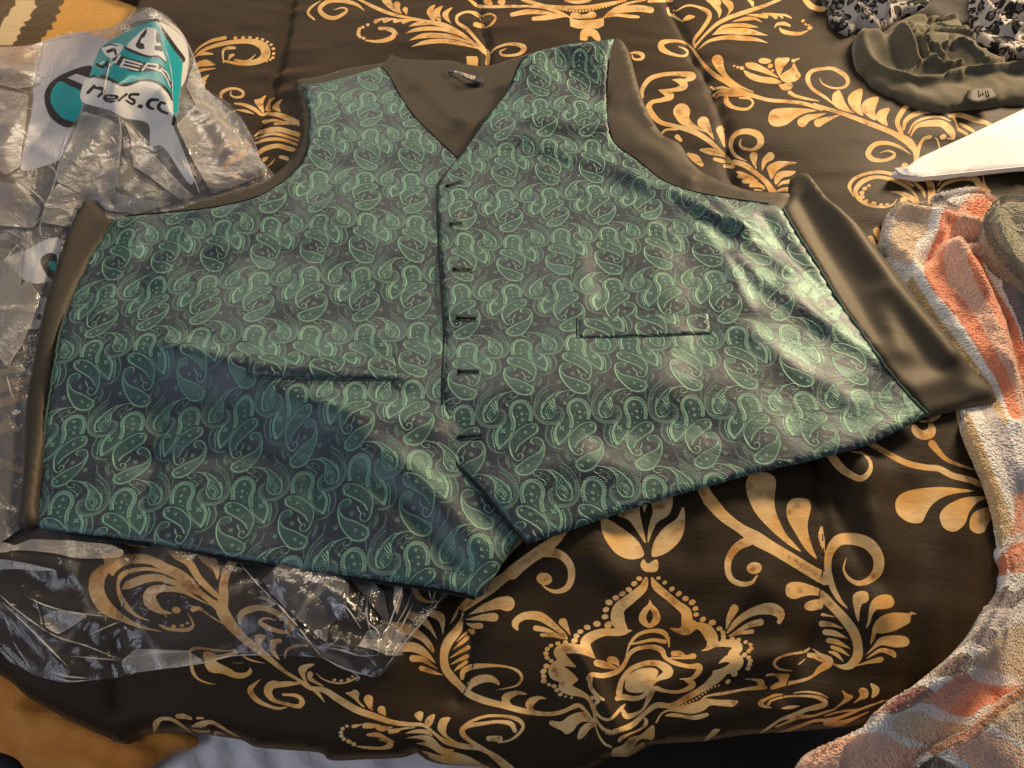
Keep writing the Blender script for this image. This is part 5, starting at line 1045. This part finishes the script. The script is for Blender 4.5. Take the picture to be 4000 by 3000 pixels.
def pile(name, P, h, n, ln, mat, parent, box, flow, seed=3, w_=0.0005, rim=0.005):
    """short loops of pile standing on the cloth, one joined part"""
    r = np.random.default_rng(seed); lo, hi = P.min(0), P.max(0); g = r.uniform(lo, hi, (n*8, 2)); g = g[inside(g[:, 0], g[:, 1], P)]
    g = g[g[:, 0] < 1.15]; dd = seg_dist(g[:, 0], g[:, 1], np.vstack([P, P[:1]])); g = g[(dd < rim) | (r.random(len(g)) < 0.02)]
    z = h(g[:, 0], g[:, 1]); a = flow(g[:, 0], g[:, 1])+r.normal(0, 0.5, len(g)); L = ln*r.uniform(0.6, 1.3, len(g)); el = r.uniform(0.25, 0.8, len(g))
    d = np.column_stack([np.cos(a)*np.cos(el), np.sin(a)*np.cos(el), np.sin(el)]); s = np.column_stack([-np.sin(a), np.cos(a), np.zeros(len(g))])
    b = np.column_stack([g, z]); m_ = b+d*L[:, None]*0.6+[0, 0, 0.0003]; t = b+d*L[:, None]*np.array([1, 1, 0.75])
    w1 = w_*r.uniform(.7, 1.3, len(g))[:, None]
    V_ = np.stack([b-s*w1, b+s*w1, m_+s*w1*.9, m_-s*w1*.9, t], 1).reshape(-1, 3); i = np.arange(len(g))*5
    Fc = [f for k in i for f in ((k, k+1, k+2, k+3), (k+3, k+2, k+4))]
    uv = np.repeat(np.column_stack([(g[:, 0]-box[0])/box[2], (g[:, 1]-box[1])/box[3]]), 5, axis=0)
    o = mesh_obj(name, V_, Fc, mat, parent, uv, False); o['kind'] = 'stuff'; return o
towel = empty('striped_towel', (0.75, 0.55, 0.0), 'striped terry towel in orange, cream, tan and grey, draped over the right comforter edge', 'towel')
TAN = srgb(236, 206, 168); CREAM = srgb(254, 250, 242); ORG = srgb(250, 152, 108); PNK = srgb(248, 196, 166); GRY = srgb(120, 112, 118); LGR = srgb(210, 202, 200); YTN = srgb(226, 194, 140)
tr_r = ridges([([3520,850,3650,870,3800,890,4000,900], 26, 0.012), ([3600,1030,3700,950,3850,930,4050,940], 22, -0.014), ([3640,900,3700,980,3800,1150], 40, 0.010), ([3700,1000,3850,1200,3960,1500,4040,1800], 60, 0.014), ([3500,1010,3650,1200,3800,1450], 30, 0.008), ([3830,1000,3960,1200,4100,1500], 34, -0.012)])
FLAP_R = [at(*crom(V("3090,690 3155,663 3234,754 3290,805 3360,880 3435,971 3510,1060 3587,1161 3660,1248 3722,1324 3790,1410 3850,1480 3904,1541 3874,1568 3722,1598 3630,1622"), 2, True).T, sr_h)]
t1_c = cached(lambda x, y: beneath(x, y, bed_base(x, y)+0.016+tr_r(x, y), FLAP_R, 0.004), 0.005, (0.0, -0.1, 2.2, 1.6))
t1_h = lambda x, y: t1_c(x, y)+terry_h(x, y)
TB = (0.3, 0.02, 1.1, 1.1); TWp = 1500
def timg(): a = np.zeros((TWp, TWp, 3), np.float32); a[:] = CREAM; return a
ta = timg()
cp = lambda arr, txt, c, h, oy: cpaint(arr, txt, 2800, oy, K, h, TB, c)
cp(ta, "p 1150,560 1180,420 1220,270 1300,170 1400,150 1530,165 1550,200 1500,400 1440,450 1410,590 1350,610 1240,560", TAN, t1_h, 700)
cp(ta, "p 1150,560 1200,400 1230,230 1290,170 1270,330 1240,520 1200,580", LGR, t1_h, 700)
cp(ta, "p 1400,700 1470,800 1600,1000 1800,1250 1980,1500 2100,1750 2020,1750 1880,1500 1700,1280 1500,1040 1380,820", YTN, t1_h, 700)
cp(ta, "p 1640,205 1760,240 1700,370 1645,520 1640,600 1680,760 1760,850 1880,1010 2000,1220 2120,1450 2200,1700 2110,1700 2030,1480 1940,1330 1850,1180 1760,1040 1640,890 1550,790 1490,650 1540,500 1590,380", ORG, t1_h, 700)
cp(ta, "p 1760,240 1930,280 1930,500 1800,540 1850,700 1930,860 2030,1020 2150,1300 2300,1700 2200,1700 2120,1450 2000,1220 1880,1010 1760,850 1680,760 1640,600 1645,520 1700,370", PNK, t1_h, 700)
cp(ta, "p 1800,540 1910,560 1960,700 2040,840 2150,1020 2240,1250 2400,1700 2300,1700 2150,1300 2030,1020 1930,860 1850,700", ORG, t1_h, 700)
cp(ta, "p 1910,560 2050,620 2100,780 2250,1050 2400,1400 2240,1250 2150,1020 2040,840 1960,700", CREAM, t1_h, 700)
cp(ta, "p 1920,430 2100,600 2400,900 2600,1500 2300,1500 2180,1050 2060,780 2050,620 1920,540", GRY, t1_h, 700)
cp(ta, "p 1790,180 1860,300 1980,600 2060,800 2130,1000 2200,1400 2120,1400 2040,1000 1960,760 1880,540 1800,330", YTN, t1_h, 1500)
cp(ta, "p 1860,100 1960,140 2080,300 2180,600 2250,900 2180,1000 2120,760 2040,500 1960,300", LGR, t1_h, 1500)
cp(ta, "p 2150,820 2230,760 2400,700 2400,1050 2210,1110 2110,1150 2140,1000", ORG, t1_h, 1500)
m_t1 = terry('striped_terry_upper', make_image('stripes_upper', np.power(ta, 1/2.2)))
P_t1 = at(*crom([(3437,971),(3452,900),(3467,830),(3500,795),(3550,784),(3630,788),(3720,808),(3845,850),(3950,900),(4100,960),(4500,1200),(4700,1900),(4500,2250),(4000,2290),(3940,2250),(3930,2180),(3914,2090),(3896,1988),(3863,1880),(3831,1804),(3793,1717),(3771,1657),(3755,1590),(3720,1500),(3660,1390),(3560,1220),(3480,1090)], 4, True).T, t1_h)
u_t1 = lambda x, y: np.maximum(t1_h(x, y)-0.012, comf(x, y)+0.001)
sheet('towel_layer', P_t1, t1_h, 0.0048, m_t1, towel, 0.004, edge=(0.012, u_t1), box=TB)
pile('terry_pile', P_t1, t1_h, 30000, 0.0019, m_t1, towel, TB, lambda x, y: -1.2+1.3*N1(x*9, y*9), 3)
# folded back corner behind
t0_h = lambda x, y: bed_base(x, y)+0.012+0.004*N1(x*40, y*20)+terry_h(x, y)
tz = timg()
cp(tz, "p 1540,180 1600,120 1680,170 1760,200 1740,230 1600,200", srgb(130, 125, 135), t0_h, 700); cp(tz, "p 1760,190 1850,90 1950,80 2040,160 2010,300 1900,300 1750,230", PNK, t0_h, 700); cp(tz, "p 1800,220 1860,150 1960,140 1950,220 1900,290", ORG, t0_h, 700)
m_t0 = terry('striped_terry_corner', make_image('stripes_corner', np.power(tz, 1/2.2)))
P_t0 = at(*crom([(3635,790),(3655,768),(3700,755),(3760,742),(3822,740),(3870,765),(3905,795),(3960,850),(4000,950),(3850,900),(3720,850)], 4, True).T, t0_h)
sheet('towel_corner', P_t0, t0_h, 0.004, m_t0, towel, 0.004, edge=(0.010, lambda x, y: np.maximum(t0_h(x, y)-0.010, comf(x, y)+0.001)), box=TB)
pile('terry_pile', P_t0, t0_h, 5000, 0.0035, m_t0, towel, TB, lambda x, y: 2.2+N1(x*9, y*9), 4)
# lower length, hanging off the front right corner
t2_r = ridges([([3960,2400,3700,2640,3420,2800], 70, 0.022), ([4000,2620,3850,2720,3600,2860,3400,2960], 60, -0.010), ([3900,2330,3750,2520,3560,2680,3300,2830], 30, 0.010), ([3950,2500,3850,2620,3700,2700], 30, 0.006)])
t2_h = lambda x, y: bed_base(x, y)+0.020+t2_r(x, y)+terry_h(x, y)
tb = timg()
for txt, c in (("p 2110,60 2300,20 2300,250 2212,250 2095,240 2080,120", ORG), ("p 2060,350 2150,390 2212,350 2300,350 2300,440 2212,440 2120,510 2000,500 1960,480", GRY), ("p 1980,500 2110,530 2050,650 1870,640", LGR), ("s 1940,560,8 2100,585,8;s 1920,590,8 2080,610,8;s 1990,525,8 2110,555,8;s 1900,620,8 2060,640,8", GRY),
               ("p 1880,640 2030,680 1960,790 1860,745 1780,730", GRY), ("p 1740,820 1850,870 1760,990 1560,970 1640,890", srgb(140, 118, 110)), ("p 2100,640 2212,620 2400,600 2400,1000 2212,1000 2000,960 1840,910 1950,790 2040,700", TAN),  # brown grey piece has the shade of the edge painted in
               ("p 1770,970 1900,1050 2050,1070 2160,1070 2300,1060 2250,1200 1960,1200 1830,1285 1680,1270 1560,1205 1480,1180 1600,1090", ORG), ("p 1430,1060 1560,1100 1480,1180 1240,1290 1180,1250", srgb(170, 110, 100)), ("p 1290,1290 1450,1250 1600,1320 1760,1340 1800,1400 1560,1500 1450,1470 1280,1400", TAN),  # dull rose: end of the orange stripe with edge shade painted in
               ("p 930,1450 1150,1390 1350,1500 1530,1530 1500,1720 1000,1720 930,1540", PNK), ("p 760,1490 930,1440 950,1550 850,1590", srgb(185, 115, 105)), ("p 640,1500 830,1585 900,1720 900,1900 500,1900 560,1600", GRY), ("s 680,1560,10 740,1650,10;s 720,1545,8 790,1640,8", LGR)):  # dull rose here: pink stripe painted darker for shade where it turns down
    cp(tb, txt, c, t2_h, 2100)
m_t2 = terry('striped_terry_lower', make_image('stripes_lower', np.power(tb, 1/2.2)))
P_t2 = at(*crom([(3934,2100),(3934,2205),(3926,2274),(3907,2310),(3863,2388),(3825,2453),(3749,2539),(3657,2615),(3581,2675),(3532,2697),(3473,2746),(3440,2773),(3413,2816),(3321,2860),(3218,2908),(3180,2925),(3147,2963),(3125,3010),(3080,3150),(4500,3150),(4500,2100),(4200,2050)], 4, True).T, t2_h)
sheet('towel_layer', P_t2, t2_h, 0.0048, m_t2, towel, 0.004, edge=(0.014, lambda x, y: t2_h(x, y)-0.022), box=TB)
pile('terry_pile', P_t2, t2_h, 26000, 0.0019, m_t2, towel, TB, lambda x, y: -0.9+1.2*N2(x*8, y*8), 5)
# hemmed end lying over it at the very corner
t3_h = lambda x, y: t2_h(x, y)+0.018+0.003*N3(x*22, y*22)
tc = timg()
for txt, c in (("q 2400,960 2212,1070 2100,1130 1860,1345 1700,1425 1560,1500 1510,1545 1560,1565 1750,1480 1900,1390 2130,1200 2400,1030", srgb(222, 165, 120)), ("q 1935,1320 2400,1000 2400,1560 2212,1480 2060,1400", TAN), ("q 1620,1490 1860,1370 2400,1640 2400,1900 2100,1900", PNK), ("q 1560,1560 1850,1720 1900,1900 1300,1900 1450,1640", srgb(70, 64, 60)), ("s 1560,1555,6 1760,1465,6 1900,1375,6 2130,1185,6 2400,1010,6;s 1600,1570,5 1770,1490,5 1915,1395,5 2140,1210,5", srgb(120, 70, 50))):
    cp(tc, txt, c, t3_h, 2100)
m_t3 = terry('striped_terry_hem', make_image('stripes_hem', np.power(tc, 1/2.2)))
P_t3 = at(*crom([(4350,2520),(4150,2600),(4000,2680),(3939,2713),(3809,2829),(3722,2870),(3646,2913),(3618,2938),(3600,2970),(3560,3020),(3500,3150),(4500,3150),(4500,2600)], 4, True).T, t3_h)
sheet('towel_end', P_t3, t3_h, 0.0048, m_t3, towel, 0.004, edge=(0.008, lambda x, y: t3_h(x, y)-0.014), box=TB)
pile('terry_pile', P_t3, t3_h, 14000, 0.0018, m_t3, towel, TB, lambda x, y: -0.3+1.0*N2(x*8, y*8), 6)
# ------------------------------------------------------------------ grey green fleece cloth on the towel
gc_r = ridges([([4010,775,3930,765,3880,790,3850,840,3848,920,3880,1000,3930,1060,4020,1110,4200,1150], 20, 0.020), ([3960,900,4050,1000,4150,1050], 40, -0.006)])
gc_h = lambda x, y: bed_base(x, y)+0.026+gc_r(x, y)+terry_h(x, y)*0.8
m_gc = terry('grey_green_fleece', None, srgb(150, 150, 126), 500, 0.0014, 0.35)
P_gc = at(*crom([(4005,768),(3960,762),(3912,768),(3878,792),(3852,830),(3843,880),(3856,944),(3895,1004),(3940,1058),(3983,1101),(4020,1125),(4300,1200),(4500,1000),(4400,760)], 4, True).T, gc_h)
gco = sheet('fleece_cloth', P_gc, gc_h, 0.0048, m_gc, None, 0.004, edge=(0.012, lambda x, y: gc_h(x, y)-0.022), box=TB)
tag(gco, 'rolled grey green fleece cloth resting on the striped towel at the right edge', 'cloth'); pile('fleece_pile', P_gc, gc_h, 12000, 0.0018, m_gc, gco, TB, lambda x, y: 2.0+N2(x*8, y*8), 8)
# ------------------------------------------------------------------ white folded cloth corner
wh_h = lambda x, y: bed_base(x, y)+0.012+0.24*smooth(0.55, 1.5, x)*(x-0.55)+0.0015*N1(x*30, y*30)
m_wh, nt, out = mat_new('white_cotton'); gp = nd(nt, 'NewGeometry').outputs['Position']
pbsdf(nt, out, (0.86, 0.84, 0.82), 0.6, 0.3, 0.1, bump(nt, noise(nt, 1.0, 3, .5, scaled(nt, gp, 12, 30, 12, .5), .6), .004, .3))
P_wh = at(*resample(np.array([(3489,671),(3500,661),(3545,648),(3587,612),(3776,526),(4000,420),(4400,230),(4700,200),(4700,640),(4000,659),(3850,672),(3722,686),(3660,694),(3581,697),(3540,690),(3506,681)], float), 12).T, wh_h)
wo = sheet('white_pillowcase', P_wh, wh_h, 0.007, m_wh, None, 0.006, edge=(0.004, lambda x, y: wh_h(x, y)-0.003)); tag(wo, 'bright white pillowcase corner pointing in from the right edge, above the striped towel', 'pillowcase')
tube('hem_fold', on(at(*crom([(3590,694),(3700,684),(3850,668),(4010,652)], 8).T, wh_h), wh_h, 0.0005), 0.0012, m_wh, wo)
P_tip = at(*crom([(3489,671),(3497,662),(3520,655),(3548,668),(3580,688),(3570,696),(3530,690),(3505,682)], 3, True).T, wh_h)
m_tip, nt, out = mat_new('frayed_white_hem'); gp = nd(nt, 'NewGeometry').outputs['Position']; pbsdf(nt, out, (0.70, 0.70, 0.74), 0.8, 0.2, 0, bump(nt, noise(nt, 350, 4, .7, gp), .003, 1.0))
sheet('frayed_corner', P_tip, lambda x, y: wh_h(x, y)+0.0025+0.002*N2(x*200, y*200), 0.0022, m_tip, wo, 0.001)
# ------------------------------------------------------------------ grey brown t-shirt in a heap with its size tag
def R4(*a): return [(np.array(p, float)*K+[2800, 0]).ravel().tolist() for p in a]
sh = lambda pts, w_, amp: ((np.array(pts, float)*K+[2800, 0]).ravel(), w_*K*(1.0 if w_ > 100 else 0.68), amp)
ts_r = ridges([sh([(1040,200),(1010,330),(1060,470),(1180,570),(1350,640),(1520,660),(1700,630)], 44, 0.014), sh([(1250,330),(1500,420),(1800,430),(2100,450)], 220, 0.034), sh([(1090,190),(1200,280),(1320,420),(1390,540)], 36, 0.020), sh([(1120,260),(1220,420),(1300,540)], 50, -0.010),
    sh([(1270,290),(1400,240),(1560,200),(1680,200)], 26, 0.016), sh([(1300,320),(1380,420),(1500,480),(1600,560)], 20, 0.014), sh([(1210,180),(1290,120),(1350,110),(1240,260),(1270,310)], 22, 0.014), sh([(1450,330),(1540,280),(1640,330),(1800,350)], 26, 0.014),
    sh([(1420,400),(1500,360),(1650,390),(1850,440),(2000,480)], 20, 0.015), sh([(1430,440),(1450,500),(1560,570),(1700,560)], 22, 0.014), sh([(1550,480),(1700,470),(1850,540),(1950,560),(2080,490)], 20, 0.012), sh([(1700,100),(1760,200),(1820,340)], 34, 0.016),
    sh([(1800,150),(1900,280),(2050,360),(2212,400)], 40, 0.018), sh([(1350,600),(1450,540),(1560,560)], 16, 0.010), sh([(1600,640),(1750,600),(1900,600),(2100,580),(2300,600)], 28, 0.014), sh([(1450,180),(1500,260),(1480,330)], 30, -0.010), sh([(1600,420),(1620,500)], 20, -0.010), sh([(1380,330),(1440,420)], 18, -0.012),
    sh([(2000,500),(2100,560),(2212,570)], 16, -0.008), sh([(1750,400),(1900,470),(2010,520)], 14, -0.010)])
ts_h = lambda x, y: bed_base(x, y)+0.014+ts_r(x, y)*0.62+0.003*N1(x*36, y*30)+0.0018*N2(x*70, y*60)
m_ts, nt, out = mat_new('grey_brown_jersey'); gp = nd(nt, 'NewGeometry').outputs['Position']
c = ramp(nt, noise(nt, 420, 4, 0.7, gp), [(0.3, (0.095, 0.083, 0.056)), (0.7, (0.165, 0.148, 0.104))]); pbsdf(nt, out, c, 0.9, 0.15, 0.5, bump(nt, noise(nt, 900, 3, .7, gp), .0008, .8), (1, .9, .7))
P_ts = at(*crom(np.array([(1040,150),(1010,250),(1008,380),(1060,490),(1150,580),(1300,660),(1450,720),(1600,755),(1750,742),(1900,735),(2030,715),(2212,690),(2500,650),(2600,400),(2212,380),(2130,360),(2000,320),(1880,220),(1790,100),(1700,85),(1600,110),(1500,95),(1350,100),(1290,125),(1210,180),(1060,150)])*K+[2800, 0], 4, True).T, ts_h)
tso = sheet('tshirt', P_ts, ts_h, 0.0038, m_ts, None, 0.003, edge=(0.022, lambda x, y: np.maximum(ts_h(x, y)-0.03, comf(x, y)+0.001))); tag(tso, 'crumpled olive grey t-shirt heaped at the back right with a shiny tag', 't-shirt')
tg_h = lambda x, y: ts_h(x, y)+0.006
m_tg, nt, out = mat_new('satin_tag'); pbsdf(nt, out, (0.07, 0.062, 0.047), 0.65, 0.25, 0.0)
P_tg = at(*(np.array([(1810,640),(1850,625),(1980,618),(2010,650),(2030,700),(2000,712),(1900,735),(1840,738),(1800,700)])*K+[2800, 0]).T, tg_h)
tgo = sheet('size_tag', P_tg, tg_h, 0.004, m_tg, tso, 0.0008, edge=(0.004, lambda x, y: tg_h(x, y)-0.003))
m_tx, nt, out = mat_new('tag_print'); pbsdf(nt, out, (0.22, 0.20, 0.16), 0.6)
for a, b in (((1882,650), (1890,700)), ((1890,650), (1900,690)), ((1935,655), (1945,700)), ((1950,650), (1960,695)), ((1915,660), (1918,685))):
    q = at(*(np.array([a, b], float)*K+[2800, 0]).T, tg_h); q = q[0]+(q[1]-q[0])*np.linspace(0, 1, 5)[:, None]; tube('tag_mark', on(q, tg_h, 0.0008), 0.0007, m_tx, tgo, 4)
# ------------------------------------------------------------------ leopard print scarf behind the t-shirt
m_lp, nt, out = mat_new('leopard_print_cotton'); gp = nd(nt, 'NewGeometry').outputs['Position']
dn = nd(nt, 'TexNoise', Scale=26.0, Detail=3.0); nt.links.new(gp, dn.inputs['Vector']); av = nd(nt, 'VectorMath'); av.operation = 'MULTIPLY_ADD'; nt.links.new(dn.outputs['Color'], av.inputs[0]); av.inputs[1].default_value = (.030, .030, .030); nt.links.new(gp, av.inputs[2])
vo = nd(nt, 'TexVoronoi', Scale=62.0, Randomness=0.9); nt.links.new(av.outputs[0], vo.inputs['Vector']); D = vo.outputs['Distance']
ring = math_(nt, 'MULTIPLY', math_(nt, 'LESS_THAN', D, 0.55), 1.0); core = math_(nt, 'LESS_THAN', D, 0.26); brk = math_(nt, 'GREATER_THAN', noise(nt, 95, 2, .5, gp), 0.40)
c = mixc(nt, math_(nt, 'MULTIPLY', ring, brk), (0.52, 0.475, 0.43), (0.024, 0.021, 0.021)); c = mixc(nt, math_(nt, 'MULTIPLY', core, ring), c, (0.15, 0.13, 0.12))
pbsdf(nt, out, c, 0.85, 0.15, 0.2, bump(nt, noise(nt, 900, 2, .7, gp), .0005, .5))
lp_r = ridges([sh([(800,20),(900,60),(1000,180)], 30, 0.018), sh([(1000,-20),(1080,80),(1200,170)], 30, 0.020), sh([(1200,-20),(1300,40),(1400,60)], 26, 0.016), sh([(1400,-30),(1480,30)], 22, 0.014), sh([(1820,20),(1850,120),(1960,280),(2100,340)], 26, 0.022), sh([(1950,60),(2050,160),(2212,200)], 34, 0.022), sh([(1950,-20),(2100,40),(2212,60)], 30, 0.018), sh([(2000,230),(2120,280),(2300,290)], 22, 0.014)])
lp_h = lambda x, y: bed_base(x, y)+0.016+lp_r(x, y)+0.004*N1(x*45, y*40)
leo = empty('leopard_print_scarf', (0.75, 1.2, 0.01), 'black and white leopard print scarf bunched behind the grey t-shirt', 'scarf')
for pts in ([(820,-150),(822,0),(812,60),(830,120),(870,160),(960,200),(1000,185),(1040,150),(1120,160),(1190,190),(1230,160),(1290,120),(1350,70),(1420,50),(1500,30),(1560,10),(1560,-150)],
            [(1790,-150),(1800,0),(1812,80),(1850,160),(1900,250),(1960,310),(2050,350),(2120,368),(2212,350),(2600,330),(2600,-150)]):
    P_ = at(*crom(np.array(pts, float)*K+[2800, 0], 4, True).T, lp_h); sheet('scarf_bunch', P_, lp_h, 0.0055, m_lp, leo, 0.003, edge=(0.014, lambda x, y: np.maximum(lp_h(x, y)-0.03, comf(x, y)+0.001)))
# dark cloth behind the t-shirt between the two bunches
dk_h = lambda x, y: bed_base(x, y)+0.010+0.010*N2(x*22, y*16)
m_dk = plain_fabric('brown_knit', (0.018, 0.014, 0.010), (0.030, 0.024, 0.017))
P_dk = at(*crom(np.array([(1480,-150),(1500,20),(1420,70),(1400,130),(1600,180),(1800,160),(1860,100),(1840,-150)], float)*K+[2800, 0], 4, True).T, dk_h)
tag(sheet('dark_cloth', P_dk, dk_h, 0.007, m_dk, None, 0.003, edge=(0.01, lambda x, y: np.maximum(dk_h(x, y)-0.01, comf(x, y)+0.001))), 'dark brown cloth tucked between the two bunches of leopard print scarf', 'cloth')
